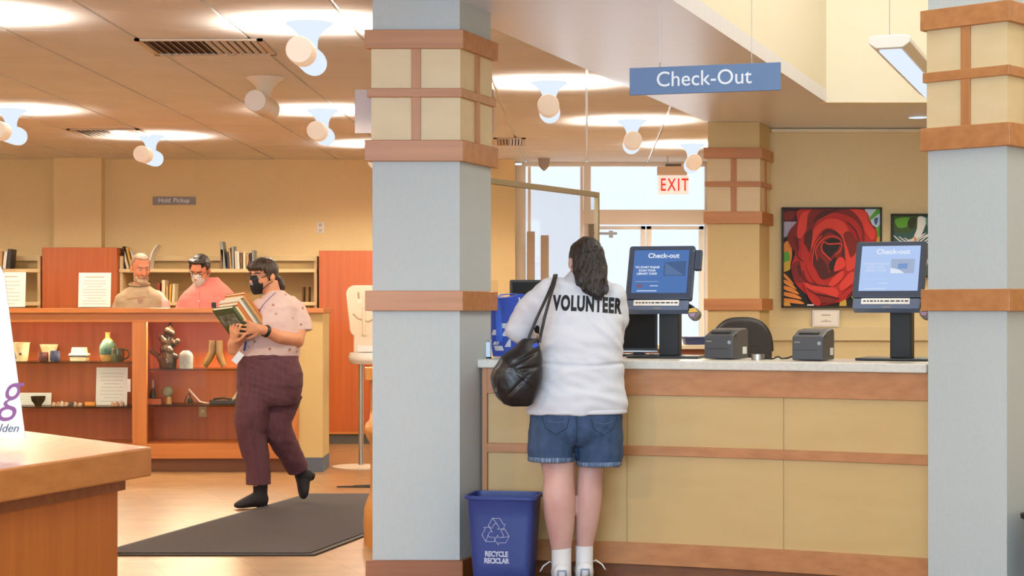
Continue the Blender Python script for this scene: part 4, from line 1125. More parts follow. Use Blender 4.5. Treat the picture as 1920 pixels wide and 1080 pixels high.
monitor((PX(1199, 9.2), 9.22, TOP), R(0), 0.19, 0.20, 'dark glossy panel monitor standing behind the left kiosk', True)
monitor((PX(1000, 9.3), 9.3, TOP), R(4), 0.25, 0.37, 'dark monitor behind the blue tote bag')

# ------------------------------------------------------------------ blue tote bag and small holder at the left end of the counter
M_tote = mat('royal_blue_fabric', '#1f46b4', 0.6, color2='#1b3ea4', scale=(30, 30, 30), bump=0.3, bump_scale=90)
dt = 8.62 * S
t = thing('tote_bag', 'royal blue tote bag with a grey arrow pattern on the left end of the counter', 'bag', (PX(955, dt), dt, TOP))
kt = dt / F
def tx(px): return PX(px, dt)
spec = []
for z, l, r, ry in ((668, 924, 985, 0.05), (655, 922, 990, 0.06), (620, 919, 994, 0.058), (590, 916, 997, 0.05), (562, 912, 1000, 0.035), (556, 911, 1001, 0.03)):
    spec.append(((tx(l) + tx(r)) / 2, dt, max(TOP + 0.001, PZ(z, dt)), (tx(r) - tx(l)) / 2, ry))
b = MB().rings(spec, n=40, power=5)
me = b.mesh('bag_body')
for v in me.vertices:
    v.co.y += 0.008 * math.sin(v.co.x * 60 + v.co.z * 22) ; v.co.z += 0.012 * math.sin(v.co.x * 34) * max(0, (v.co.z - TOP - 0.15) / 0.13)
tb = bvh_of(me)
link_mesh('bag_body', me, M_tote, t, smooth='auto')
def on_surf(bv, x, z, y0, off=0.0015):
    h = bv.ray_cast(Vector((x, y0, z)), Vector((0, 1, 0)))
    return Vector((x, (h[0].y if h[0] is not None else y0 + 0.3) - off, z))
def draped(bv, quad, y0, n=6, off=0.0015):
    """a printed or sewn-on patch following the surface; quad gives its corners in x, z"""
    vs = []; fs = []
    for i in range(n + 1):
        for j in range(n + 1):
            u, v = i / n, j / n
            x = (quad[0][0] * (1 - u) + quad[1][0] * u) * (1 - v) + (quad[3][0] * (1 - u) + quad[2][0] * u) * v
            z = (quad[0][1] * (1 - u) + quad[1][1] * u) * (1 - v) + (quad[3][1] * (1 - u) + quad[2][1] * u) * v
            vs.append(on_surf(bv, x, z, y0, off))
    for i in range(n):
        for j in range(n):
            a = i * (n + 1) + j; fs.append((a, a + 1, a + n + 2, a + n + 1))
    return MB().add(vs, fs)
pat = MB()
for l, r, y0, y1, sk in ((941, 956, 606, 615, 0), (940, 952, 620, 630, 6), (922, 933, 618, 628, 3), (929, 945, 648, 657, -3), (946, 960, 636, 650, 8), (960, 975, 630, 640, 0), (924, 934, 640, 646, 3), (966, 984, 612, 622, 5), (958, 970, 652, 660, 4), (978, 988, 640, 650, 0)):
    q = [(tx(l + sk), PZ(y0, dt)), (tx(r + sk), PZ(y0, dt)), (tx(r), PZ(y1, dt)), (tx(l), PZ(y1, dt))]
    p_ = draped(tb, q, dt - 0.4, 4, 0.002); pat.add(p_.v, p_.f)
pat.build('arrow_pattern', mat('pale_grey_print', '#b9c3d6', 0.6), t, label='pale grey arrow pattern')
p_ = draped(tb, [(tx(927), PZ(559, dt)), (tx(938), PZ(559, dt)), (tx(943), PZ(640, dt)), (tx(931), PZ(640, dt))], dt - 0.4, 12, 0.004)
p_.build('strap', mat('bright_blue_webbing', '#2f5fd2', 0.6), t, smooth=True)
p_ = draped(tb, [(tx(972), PZ(558, dt)), (tx(975), PZ(558, dt)), (tx(977), PZ(588, dt)), (tx(974), PZ(588, dt))], dt - 0.4, 8, 0.003)
p_.build('seam_tape', mat('pale_tape', '#c8cfe0', 0.6), t, smooth=True)
hp = [(tx(932) + 0.0, dt - 0.03, PZ(559, dt)), (tx(938), dt - 0.02, PZ(553, dt)), (tx(960), dt, PZ(551, dt)), (tx(985), dt - 0.0, PZ(553, dt)), (tx(992), dt - 0.01, PZ(560, dt))]
MB().tube(hp, [(0.012, 0.003)] * 5, n=10).build('handle', mat('bright_blue_webbing', '#2f5fd2', 0.6), t, smooth='auto')
dh = 8.36 * S
t = thing('card_holder', 'small grey metal holder at the left end of the counter beside the column', 'holder', (PX(907, dh), dh, TOP))
x0, x1 = PX(895, dh), PX(921, dh)
M_hold = mat('grey_metal_box', '#a9b0b8', 0.4, metal=0.4)
MB().box(x0, x1, dh, dh + 0.09, TOP, TOP + 0.008).build('bottom', M_hold, t)
MB().box(x0, x1, dh, dh + 0.004, TOP, PZ(641, dh)).build('front', M_hold, t, bevel=0.001)
MB().box(x0, x0 + 0.004, dh, dh + 0.09, TOP, PZ(638, dh)).build('side', M_hold, t)
MB().box(x1 - 0.004, x1, dh, dh + 0.09, TOP, PZ(638, dh)).build('side', M_hold, t)
MB().box(x0, x1, dh + 0.086, dh + 0.09, TOP, PZ(636, dh)).build('back', M_hold, t)

# ------------------------------------------------------------------ framed glass screen behind the counter
g0, g1 = Vector((PX(905, 8.72), 8.72)) * S, Vector((PX(1121, 9.86), 9.86)) * S
zg = sz(1.955)
t = thing('glass_screen', 'free standing glass screen in a tan metal frame behind the left column', 'screen', ((g0.x + g1.x) / 2, (g0.y + g1.y) / 2, 0))
dv = (g1 - g0).normalized(); nv = Vector((dv.y, -dv.x)) * 0.012
def bar(a, b_, z0, z1, nm, m=M_alum):
    MB().prism([(a.x - nv.x, a.y - nv.y), (b_.x - nv.x, b_.y - nv.y), (b_.x + nv.x, b_.y + nv.y), (a.x + nv.x, a.y + nv.y)], z0, z1).build(nm, m, t, bevel=0.002)
M_gf = mat('dull_bronze_frame', '#a39478', 0.4, metal=0.4)
bar(g0, g1, zg - 0.03, zg, 'top_bar', M_gf)
bar(g0, g1, 1.10, 1.13, 'lower_bar', M_gf)
bar(g1 - dv * 0.024, g1, 0.0, zg - 0.03, 'post', M_gf)
bar(g0, g0 + dv * 0.024, 0.0, zg - 0.03, 'post', M_gf)
n2 = nv * 0.25
MB().prism([(g0.x - n2.x, g0.y - n2.y), (g1.x - n2.x, g1.y - n2.y), (g1.x + n2.x, g1.y + n2.y), (g0.x + n2.x, g0.y + n2.y)], 1.13, zg - 0.03).build('pane', M_glass, t)

# ------------------------------------------------------------------ rear work counter, blue tray, office chair
dr = 12.0
t = thing('rear_counter', 'low rear work counter with a cream top seen behind the left kiosk', 'counter', (1.0, dr, 0))
MB().box(0.35, 1.62, dr, dr + 0.55, PZ(655, dr), PZ(647, dr)).build('worktop', mat('cream_worktop', '#d9cbb0', 0.4), t, bevel=0.004)
MB().box(0.38, 1.6, dr + 0.03, dr + 0.53, 0, PZ(655, dr)).build('body', mat('red_brown_front', '#8e4e2b', 0.5), t)
t = thing('blue_tray', 'dark blue tray on the rear counter behind the kiosk', 'tray', (PX(1308, 12.1), 12.1, PZ(647, dr)))
MB().rings([(PX(1310, 12.1), 12.15, PZ(646.5, dr), 0.095, 0.09), (PX(1310, 12.1), 12.15, PZ(636, dr), 0.105, 0.1), (PX(1310, 12.1), 12.15, PZ(634, dr), 0.115, 0.11), (PX(1310, 12.1), 12.15, PZ(632, dr), 0.115, 0.11), (PX(1310, 12.1), 12.15, PZ(632.5, dr), 0.1, 0.095), (PX(1310, 12.1), 12.15, PZ(643, dr), 0.09, 0.085)], n=32, power=6).build('body', mat('navy_plastic', '#33406f', 0.4), t, smooth='auto')
MB().box(PX(1281, 12.1), PX(1288, 12.1), 12.1, 12.2, PZ(634.5, dr), PZ(632.5, dr)).build('handle', M_black, t)
dc = 10.9
xc = PX(1391, dc)
t = thing('office_chair', 'dark office chair with a rounded back behind the counter', 'chair', (xc, dc, 0))
M_ch = mat('charcoal_mesh', '#34302f', 0.55, color2='#2d2929', scale=(90, 90, 90), bump=0.3)
b = MB(); pts = []
w2 = (1447 - 1335) / 2 * dc / F; zt_ = PZ(598, dc)
for i in range(33):
    a = PI * i / 32; c, s_ = math.cos(a), math.sin(a)
    pts.append((xc + w2 * math.copysign(abs(c) ** 0.7, c), zt_ - 0.20 + 0.20 * s_ ** 0.85))
pts += [(xc - w2 * 0.98, 0.86), (xc - w2 * 0.8, 0.74), (xc + w2 * 0.8, 0.74), (xc + w2 * 0.98, 0.86)]
plate(b, pts, dc - 0.03, dc + 0.03)
b.build('backrest', M_ch, t, bevel=0.018, seg=3)
MB().tube([(p[0], dc, p[1]) for p in pts[:33]], 0.012, n=8).build('back_rim', M_black, t, smooth='auto')
MB().rings([(xc, dc + 0.28, 0.44, 0.2, 0.2), (xc, dc + 0.28, 0.47, 0.24, 0.24), (xc, dc + 0.28, 0.52, 0.24, 0.24), (xc, dc + 0.28, 0.535, 0.2, 0.2)], n=32, power=4).build('seat', M_ch, t, smooth='auto')
MB().tube([(xc, dc + 0.05, 0.80), (xc, dc + 0.08, 0.6), (xc, dc + 0.2, 0.43)], 0.02, n=10).build('back_bar', M_black, t, smooth='auto')
MB().tube([(xc, dc + 0.28, 0.1), (xc, dc + 0.28, 0.45)], 0.025, n=12).build('gas_lift', M_black, t, smooth='auto')
for i in range(5):
    a = 2 * PI * i / 5 + 0.3
    MB().tube([(xc, dc + 0.28, 0.11), (xc + 0.3 * math.cos(a), dc + 0.28 + 0.3 * math.sin(a), 0.075)], [0.026, 0.018], n=8).build('base_leg', M_black, t, smooth='auto')
    MB().sphere((xc + 0.3 * math.cos(a), dc + 0.28 + 0.3 * math.sin(a), 0.03), (0.03, 0.03, 0.03), n=12).build('caster', M_black, t, smooth=True)

# ------------------------------------------------------------------ paintings and wall notice
dA = 14.39
FRM = mat('black_frame', '#1b1716', 0.45)
class Paint:
    """flat painted shapes on a canvas, in picture coordinates (0..100 across, 0..100 down)"""
    def __init__(s, x0, z1, w, h, y): s.a = (x0, z1, w, h, y); s.b = MB(); s.k = 0; s.mats = []
    def p(s, m, pts, smooth=True):
        x0, z1, w, h, y = s.a
        if m not in s.mats: s.mats.append(m)
        if smooth and len(pts) > 3:
            n = len(pts); out = []
            for i in range(n):
                p0, p1, p2, p3 = [Vector(pts[(i + q) % n]) for q in (-1, 0, 1, 2)]
                for r in range(5):
                    u = r / 5
                    out.append(0.5 * ((2 * p1) + (p2 - p0) * u + (2 * p0 - 5 * p1 + 4 * p2 - p3) * u * u + (3 * p1 - p0 - 3 * p2 + p3) * u ** 3))
            pts = [(q.x, q.y) for q in out]
        s.k += 1
        yy = y - 0.0006 * s.k
        pts = [(min(100, max(0, a)), min(100, max(0, c))) for a, c in pts]
        s.b.add([(x0 + a / 100 * w, yy, z1 - c / 100 * h) for a, c in pts], [tuple(range(len(pts)))], s.mats.index(m))
    def line(s, m, pts, wd):
        """curved brush stroke"""
        n = len(pts); L_, R_ = [], []
        for i, q in enumerate(pts):
            t = Vector(pts[min(i + 1, n - 1)]) - Vector(pts[max(i - 1, 0)]); t.normalize()
            nn = Vector((-t.y, t.x)) * wd * (0.4 + 0.6 * math.sin(PI * (i + 0.6) / (n + 0.2)))
            L_.append(tuple(Vector(q) + nn)); R_.append(tuple(Vector(q) - nn))
        s.p(m, L_ + R_[::-1])
def pm(n, c): return mat('paint_' + n, c, 0.6)
def painting(px0, px1, py0, py1, label):
    x0, x1, z0, z1 = PX(px0, dA), PX(px1, dA), PZ(py1, dA), PZ(py0, dA)
    t = thing('painting', label, 'painting', ((x0 + x1) / 2, dA, z0))
    fr = MB(); e = 0.014
    for q in ((x0, x1, z0, z0 + e), (x0, x1, z1 - e, z1), (x0, x0 + e, z0, z1), (x1 - e, x1, z0, z1)):
        fr.box(q[0], q[1], dA - 0.045, dA, q[2], q[3])
    fr.build('frame', FRM, t, bevel=0.002)
    return t, Paint(x0 + e, z1 - e, x1 - x0 - 2 * e, z1 - z0 - 2 * e, dA - 0.012)

t, A = painting(1465, 1652, 389, 577, 'square painting of a large red rose in a black frame')
red, redd, redl, wine, blk = pm('red', '#b3201c'), pm('dark_red', '#7a1714'), pm('light_red', '#d43c30'), pm('wine', '#4c1012'), pm('near_black', '#1d1212')
org, blu, grn, yel, lav = pm('orange', '#e08a3c'), pm('sky', '#b7d3e6'), pm('leaf', '#59a032'), pm('ochre', '#c9a53a'), pm('lavender', '#a9a3ba')
A.p(blk, [(0, 0), (100, 0), (100, 100), (0, 100)], False)
A.p(lav, [(0, 13), (14, 13), (6, 27), (0, 30)], False)
A.p(wine, [(0, 0), (20, 0), (12, 13), (0, 13)], False)
A.p(redd, [(0, 4), (12, 3), (9, 10), (0, 11)])
A.p(org, [(0, 38), (6, 33), (9, 42), (7, 58), (0, 64)])
A.p(grn, [(0, 46), (5, 44), (7, 52), (0, 56)])
A.p(yel, [(0, 56), (6, 54), (7, 62), (0, 64)])
for k in range(5):
    A.p(org, [(0, 66 + k * 6.5), (5 + k * 2.6, 70 + k * 6), (11 + k * 2.5, 78 + k * 5), (0, 69.5 + k * 6.5)])
A.p(pm('yellow', '#dfa53a'), [(0, 96), (6, 96), (8, 100), (0, 100)], False)
A.p(blu, [(84, 0), (100, 0), (100, 22), (92, 16)], False)
A.p(grn, [(97, 0), (100, 0), (100, 4), (90, 12), (87, 11)], False)
A.p(pm('blue', '#3c5a9a'), [(94, 10), (98, 9), (97, 15), (95, 16)])
A.p(grn, [(94, 22), (100, 16), (100, 46), (93, 40)], False)
A.p(yel, [(96, 30), (100, 28), (100, 60), (97, 60)], False)
A.p(yel, [(60, 93), (64, 92), (65, 100), (58, 100)])
A.p(grn, [(70, 90), (76, 92), (84, 98), (82, 100), (74, 95)])
# outer petals
A.p(red, [(18, 0), (70, -2), (86, 3), (90, 14), (97, 24), (95, 40), (90, 60), (82, 78), (66, 92), (54, 97), (38, 99), (26, 90), (12, 76), (8, 60), (12, 44), (4, 30), (14, 14)])
A.p(redl, [(66, 0), (84, 2), (88, 13), (95, 24), (92, 32), (84, 22), (78, 10)])
A.p(redd, [(4, 28), (16, 12), (22, 18), (16, 34), (12, 44)])
A.p(redl, [(18, 6), (30, 2), (26, 16), (18, 30), (14, 26)])
A.p(redd, [(10, 56), (18, 54), (22, 64), (19, 76), (12, 74), (8, 64)])
A.p(wine, [(14, 58), (19, 60), (20, 68), (16, 68)])
A.p(redd, [(30, 0), (64, -1), (80, 12), (84, 30), (80, 48), (70, 62), (74, 30), (62, 10), (44, 6), (34, 14), (26, 28), (24, 18)])
A.p(red, [(34, 10), (52, 4), (70, 9), (80, 20), (80, 36), (73, 28), (66, 14), (50, 9)])
A.p(wine, [(40, 2), (58, 1), (50, 4), (38, 10), (30, 14)])
A.p(redl, [(28, 30), (34, 18), (46, 10), (60, 12), (67, 22), (67, 38), (72, 44), (80, 46), (76, 58), (66, 64), (64, 50), (60, 30), (50, 20), (40, 22), (32, 34), (30, 46)])
A.p(redd, [(62, 26), (70, 24), (76, 40), (70, 50), (66, 40)])
A.p(wine, [(22, 26), (30, 22), (27, 44), (22, 40)])
A.p(red, [(20, 36), (26, 46), (24, 62), (30, 74), (22, 74), (17, 56)])
A.p(wine, [(33, 34), (44, 21), (58, 26), (63, 40), (62, 58), (52, 68), (40, 72), (32, 60), (29, 46)])
A.p(redd, [(36, 36), (46, 24), (57, 30), (60, 42), (58, 56), (50, 64), (42, 66), (34, 56)])
A.p(blk, [(41, 36), (50, 31), (58, 34), (56, 42), (52, 46), (48, 50), (42, 44), (40, 40)])
A.p(wine, [(36, 50), (42, 54), (46, 64), (42, 70), (34, 62)])
A.p(blk, [(48, 54), (54, 50), (58, 56), (50, 64), (47, 60)])
for ln in ([(35, 52), (33, 44), (36, 36), (43, 30), (50, 28), (57, 30), (60, 34)], [(39, 40), (41, 34), (46, 36), (53, 36), (60, 36), (59, 42), (54, 47)], [(39, 38), (40, 44), (45, 49), (49, 53)], [(29, 60), (30, 48), (33, 36), (39, 28)]):
    A.line(redl, ln, 0.7)
A.line(blk, [(44, 33), (50, 31), (58, 33)], 0.8)
A.p(redl, [(55, 52), (61, 50), (64, 58), (60, 62), (52, 64)])
A.p(red, [(26, 54), (32, 60), (38, 72), (46, 78), (36, 78), (28, 70), (24, 62)])
A.p(redl, [(46, 78), (54, 68), (62, 64), (60, 72), (52, 79)])
A.p(red, [(20, 76), (30, 79), (44, 80), (56, 78), (66, 68), (74, 64), (72, 76), (62, 84), (58, 92), (40, 88), (26, 88)])
A.p(redl, [(22, 76), (34, 79), (48, 80), (56, 84), (54, 91), (40, 86), (26, 82)])
A.p(redl, [(58, 78), (68, 66), (73, 66), (71, 76), (60, 84)])
A.p(redd, [(26, 88), (40, 90), (54, 93), (50, 97), (36, 96)])
A.p(red, [(24, 84), (36, 92), (38, 99), (32, 99), (26, 92)])
A.line(wine, [(20, 64), (22, 72), (28, 77), (38, 79), (48, 80)], 0.8)
A.line(wine, [(24, 82), (32, 87), (44, 89), (56, 92)], 0.7)
A.line(wine, [(66, 90), (74, 82), (80, 72)], 0.7)
A.line(wine, [(12, 30), (15, 38), (14, 48), (20, 54)], 0.7)
A.line(wine, [(66, 14), (74, 22), (78, 34), (76, 44)], 0.7)
A.p(pm('white', '#dfe6ea'), [(24, 98.4), (31, 98.2), (31, 99.6), (24, 99.6)], False)
A.b.build('canvas', A.mats, t)
t, B = painting(1670, 1802, 401, 520, 'painting with green leaf shapes in a black frame, half behind the right column')
B.p(pm('teal_dark', '#2e5a58'), [(0, 0), (100, 0), (100, 100), (0, 100)], False)
B.p(pm('bottle_green', '#3c5a30'), [(0, 0), (38, 0), (34, 22), (12, 30), (0, 20)])
B.p(grn, [(4, 6), (26, 4), (22, 18), (8, 20)])
B.p(pm('dark_olive', '#2b351f'), [(26, 4), (36, 6), (30, 22), (22, 16)])
B.p(pm('white', '#dfe6ea'), [(38, 2), (50, 6), (46, 24), (40, 36), (30, 40), (36, 22)])
B.p(pm('teal', '#4d8f88'), [(50, 4), (80, 0), (90, 18), (72, 34), (56, 26)])
B.p(pm('mist', '#8fa9ac'), [(56, 40), (76, 30), (96, 46), (92, 66), (62, 60)])
for k in range(6):
    B.line(pm('white', '#dfe6ea'), [(2 + k * 8, 34 + k * 2), (14 + k * 8, 44), (28 + k * 8, 40 - k * 2), (40 + k * 8, 30)], 1.1)
    B.line(pm('sea', '#3f7f7a'), [(0 + k * 9, 52 + k), (14 + k * 9, 62), (28 + k * 9, 56), (42 + k * 9, 48)], 1.6)
B.line(org, [(32, 36), (34, 46), (32, 54)], 1.6)
B.p(pm('mist2', '#b9c6c8'), [(6, 70), (30, 62), (52, 74), (40, 96), (10, 94)])
B.p(pm('bottle_green', '#3c5a30'), [(56, 72), (84, 66), (100, 84), (90, 100), (60, 98)])
B.b.build('canvas', B.mats, t)
dn = 14.36
t = thing('wall_notice', 'small white notice card below the rose painting', 'paper sign', (PX(1549, dn), dn, PZ(612, dn)))
M_nf = mat('acrylic_edge', '#d8d6d6', 0.3)
MB().box(PX(1523, dn), PX(1574, dn), dn, dn + 0.03, PZ(613, dn) , PZ(581, dn)).build('holder', M_nf, t, bevel=0.002)
MB().box(PX(1527, dn), PX(1570, dn), dn - 0.002, dn, PZ(610, dn), PZ(584, dn)).build('card', M_paper, t)
b = MB()
for x0, x1, y0, y1 in ((1540, 1557, 590, 591.6), (1547, 1550, 599.4, 600.6), (1539, 1558, 602, 603.2)):
    b.box(PX(x0, dn), PX(x1, dn), dn - 0.0028, dn - 0.002, PZ(y1, dn), PZ(y0, dn))
b.build('printed_lines', M_ink, t)

# ------------------------------------------------------------------ recycling bin
M_binb = mat('recycle_blue_plastic', '#2c3f86', 0.42, color2='#283a7d', scale=(6, 6, 6))
rz = R(-11)
t = thing('recycling_bin', 'blue recycling bin with a white symbol on the floor beside the left column', 'bin', (-0.036, 8.31, 0), rz, local=True)
Ht = 0.43
def bw(z): return 0.132 + 0.030 * z / Ht
def bd_(z): return 0.100 + 0.022 * z / Ht
sp = [(0, 0, 0.0, bw(0) - 0.008, bd_(0) - 0.008), (0, 0, 0.01, bw(0), bd_(0))] + [(0, 0, Ht * q, bw(Ht * q), bd_(Ht * q)) for q in (0.25, 0.5, 0.75, 0.95)]
sp += [(0, 0, Ht - 0.018, bw(Ht) + 0.001, bd_(Ht) + 0.001), (0, 0, Ht - 0.016, bw(Ht) + 0.011, bd_(Ht) + 0.011), (0, 0, Ht - 0.002, bw(Ht) + 0.012, bd_(Ht) + 0.012), (0, 0, Ht, bw(Ht) + 0.009, bd_(Ht) + 0.009),
       (0, 0, Ht - 0.003, bw(Ht) - 0.002, bd_(Ht) - 0.002), (0, 0, Ht * 0.5, bw(Ht * 0.5) - 0.004, bd_(Ht * 0.5) - 0.004), (0, 0, 0.012, bw(0) - 0.006, bd_(0) - 0.006)]
MB().rings(sp, n=48, power=9).build('bin_body', M_binb, t, smooth='auto')
MB().rings([(0, 0, Ht - 0.004, bw(Ht) + 0.0125, bd_(Ht) + 0.0125), (0, 0, Ht, bw(Ht) + 0.009, bd_(Ht) + 0.009), (0, 0, Ht - 0.001, bw(Ht) - 0.001, bd_(Ht) - 0.001), (0, 0, Ht - 0.006, bw(Ht) - 0.002, bd_(Ht) - 0.002)], n=48, power=9, caps=False).build('rim', mat('recycle_blue_rim', '#36499a', 0.35), t, smooth='auto')
slope = math.atan2(0.022, Ht)
def fp(x, z):                                     # point just in front of the sloping face
    return Vector((x, -bd_(z) - 0.0016, z))
M_pale = mat('pale_print', '#c3c9de', 0.6)
zc0 = 0.262
chev = []
def fold_arrow(rot):
    """outline of one of the three folded arrows of the recycling mark, unit triangle space"""
    # top arrow: folded band with an arrow head, drawn around the origin
    pts = [(-0.52, 0.42), (-0.22, 0.95), (0.30, 0.95), (0.55, 0.52), (0.68, 0.60), (0.52, 0.22), (0.10, 0.22), (0.24, 0.30), (0.08, 0.58), (-0.08, 0.58), (-0.28, 0.24)]
    c, s_ = math.cos(rot), math.sin(rot)
    return [(x * c - z * s_, x * s_ + z * c) for x, z in pts]
for k in range(3):
    o = [(x * 0.068 , z * 0.068 + zc0) for x, z in fold_arrow(-2 * PI * k / 3)]
    o.append(o[0])
    MB().tube([fp(x - 0.018, z) for x, z in o], 0.0013, n=6).build('recycling_arrow', M_pale, t)
    q = [(-0.22 * 1, 0.95), (0.08, 0.58), (0.02, 0.3)]
    c, s_ = math.cos(-2 * PI * k / 3), math.sin(-2 * PI * k / 3)
    o = [((x * c - z * s_) * 0.068 - 0.018, (x * s_ + z * c) * 0.068 + zc0) for x, z in [(-0.22, 0.95), (0.08, 0.58)]]
    MB().tube([fp(x, z) for x, z in o], 0.0011, n=6).build('fold_line', M_pale, t)
for wd, zz in (('RECYCLE', 0.158), ('RECICLAR', 0.126)):
    Mx = Matrix.Translation(fp(-0.016, zz)) @ Matrix.Rotation(R(90) + slope, 4, 'X')
    MB().text(wd, 0.034, Mx, 0.0012, bold=0.0012, sx=0.82 if len(wd) == 7 else 0.80, spacing=0.95).build('lettering', M_pale, t)

# black bin at the right edge behind the right column
t = thing('waste_bin', 'black bin cut by the right edge of the photo behind the column', 'bin', (2.385, 7.55, 0), R(47.7), local=True)
MB().rings([(0, 0, 0, 0.13, 0.12), (0, 0, 0.40, 0.155, 0.15), (0, 0, 0.405, 0.166, 0.16), (0, 0, 0.425, 0.168, 0.162), (0, 0, 0.42, 0.15, 0.145), (0, 0, 0.03, 0.12, 0.11)], n=40, power=6).build('bin_body', M_blackm, t, smooth='auto')
# ------------------------------------------------------------------ people
M_skin = mat('skin_pale', '#d9a48c', 0.5, color2='#d09880', scale=(12, 12, 12), sub=0.15, bump=0.05, bump_scale=150)
M_skinleg = mat('skin_leg', '#d3aca2', 0.5, color2='#c4948d', scale=(9, 9, 5), lo=0.35, hi=0.75, sub=0.15)
M_skinred = mat('skin_ruddy', '#d08a68', 0.5, color2='#c67f5d', scale=(14, 14, 14), sub=0.15)
M_hairblk = mat('hair_black', '#1c1614', 0.45, color2='#2b221e', scale=(90, 90, 12), bump=0.3, bump_scale=60)
M_hairbrn = mat('hair_brown', '#30201c', 0.45, color2='#463029', scale=(90, 90, 12), bump=0.3, bump_scale=60)
def strand_hair(name, c1, c2):
    m = mat(name, c1, 0.42, color2=c2, scale=(120, 120, 7), lo=0.38, hi=0.62, detail=3)
    N = m.node_tree.nodes; L = m.node_tree.links
    tc = N.new('ShaderNodeTexCoord'); mp = N.new('ShaderNodeMapping'); mp.inputs['Scale'].default_value = (170, 170, 8)
    t = N.new('ShaderNodeTexNoise'); t.inputs['Scale'].default_value = 1.0; t.inputs['Detail'].default_value = 3
    bp = N.new('ShaderNodeBump'); bp.inputs['Strength'].default_value = 0.9; bp.inputs['Distance'].default_value = 0.006
    L.new(tc.outputs['Object'], mp.inputs['Vector']); L.new(mp.outputs['Vector'], t.inputs['Vector'])
    L.new(t.outputs['Fac'], bp.inputs['Height']); L.new(bp.outputs['Normal'], N['Principled BSDF'].inputs['Normal'])
    return m
M_hairlong = strand_hair('hair_black_strands', '#110d0e', '#2e2624')
M_hairbrn = strand_hair('hair_brown_strands', '#231715', '#3d2c26')
M_hairgry = mat('hair_grey', '#a08a74', 0.6, color2='#8c745e', scale=(90, 90, 30), bump=0.4, bump_scale=80)
M_beard = mat('beard_grey', '#b9a184', 0.7, color2='#9a8068', scale=(60, 60, 60), bump=0.5, bump_scale=90)
M_eyew = mat('eye_white', '#b9aca2', 0.35)
M_iris = mat('eye_iris', '#3a2a1e', 0.2)
M_lip = mat('lip', '#b5675c', 0.5)

def head(b, c, yaw, pitch=0.0, roll=0.0, s=1.0, nose=True):
    """skull, jaw, nose and ears of one head; the face looks along -y before turning; returns its matrix"""
    M = Matrix.Translation(Vector(c)) @ Matrix.Rotation(yaw, 4, 'Z') @ Matrix.Rotation(pitch, 4, 'X') @ Matrix.Rotation(roll, 4, 'Y') @ Matrix.Scale(s, 4)
    h = MB()
    h.sphere((0, 0.012, 0.03), (0.076, 0.098, 0.086), n=24)
    h.sphere((0, -0.028, -0.03), (0.064, 0.066, 0.088), n=24)
    h.sphere((0, -0.052, -0.096), (0.034, 0.036, 0.024), n=16)
    h.sphere((0, 0.0, -0.06), (0.058, 0.06, 0.055), n=16)
    h.sphere((0, -0.072, 0.03), (0.05, 0.022, 0.018), n=16)
    for k in (-1, 1):
        h.sphere((0.036 * k, -0.066, -0.03), (0.024, 0.022, 0.024), n=14)
        h.sphere((0.078 * k, 0.012, -0.012), (0.011, 0.022, 0.033), n=14)
    if nose:
        h.tube([(0, -0.088, 0.016), (0, -0.104, -0.012), (0, -0.113, -0.034)], [0.008, 0.010, 0.014], n=12, ball=True)
        h.sphere((0, -0.092, -0.066), (0.022, 0.010, 0.007), n=12)
    h.xf(M)
    b.add(h.v, h.f)
    return M

def face_parts(parent, M, lips=True, brow=M_hairblk):
    for k in (-1, 1):
        e = MB().sphere((0.031 * k, -0.079, 0.002), (0.0125, 0.0105, 0.0062), n=14).xf(M).build('eye', M_eyew, parent, smooth=True)
        MB().sphere((0.031 * k, -0.0885, 0.002), (0.0055, 0.003, 0.005), n=12).xf(M).build('iris', M_iris, e, smooth=True)
        MB().tube([(0.014 * k, -0.093, 0.022), (0.032 * k, -0.091, 0.029), (0.052 * k, -0.076, 0.022)], [(0.003, 0.0045)] * 3, n=8).xf(M).build('eyebrow', brow, parent, smooth=True)
    if lips: MB().sphere((0, -0.099, -0.067), (0.022, 0.006, 0.0055), n=14).xf(M).build('lips', M_lip, parent, smooth=True)

def hair_cap(M, keep, grow=1.06, n=48, wob=0.004, z0=0.0):
    """scalp hair: the part of a slightly larger skull chosen by keep(x, y, z) in head space"""
    src = MB().sphere((0, 0.012, 0.03 + z0), (0.076 * grow + 0.002, 0.098 * grow + 0.002, 0.086 * grow + 0.003), n=n)
    inn = MB().sphere((0, 0.012, 0.03 + z0), (0.070, 0.092, 0.080), n=n)
    b = MB(); used = [f for f in src.f if keep(sum((src.v[i] for i in f), Vector()) / len(f))]
    edges = {}
    for f in used:
        for i in range(len(f)):
            e = (f[i], f[(i + 1) % len(f)])
            edges[e] = 1
    vs = [p + (p - Vector((0, 0.012, 0.03))).normalized() * wob * noise.noise(p * 60) for p in src.v] + list(inn.v)
    k = len(src.v)
    fs = list(used) + [tuple(k + i for i in reversed(f)) for f in used]
    for (a, c) in edges:
        if (c, a) not in edges: fs.append((c, a, k + a, k + c))
    live = sorted({i for f in fs for i in f}); mp = {o: i for i, o in enumerate(live)}
    b.add([vs[i] for i in live], [tuple(mp[i] for i in f) for f in fs])
    return b.xf(M)

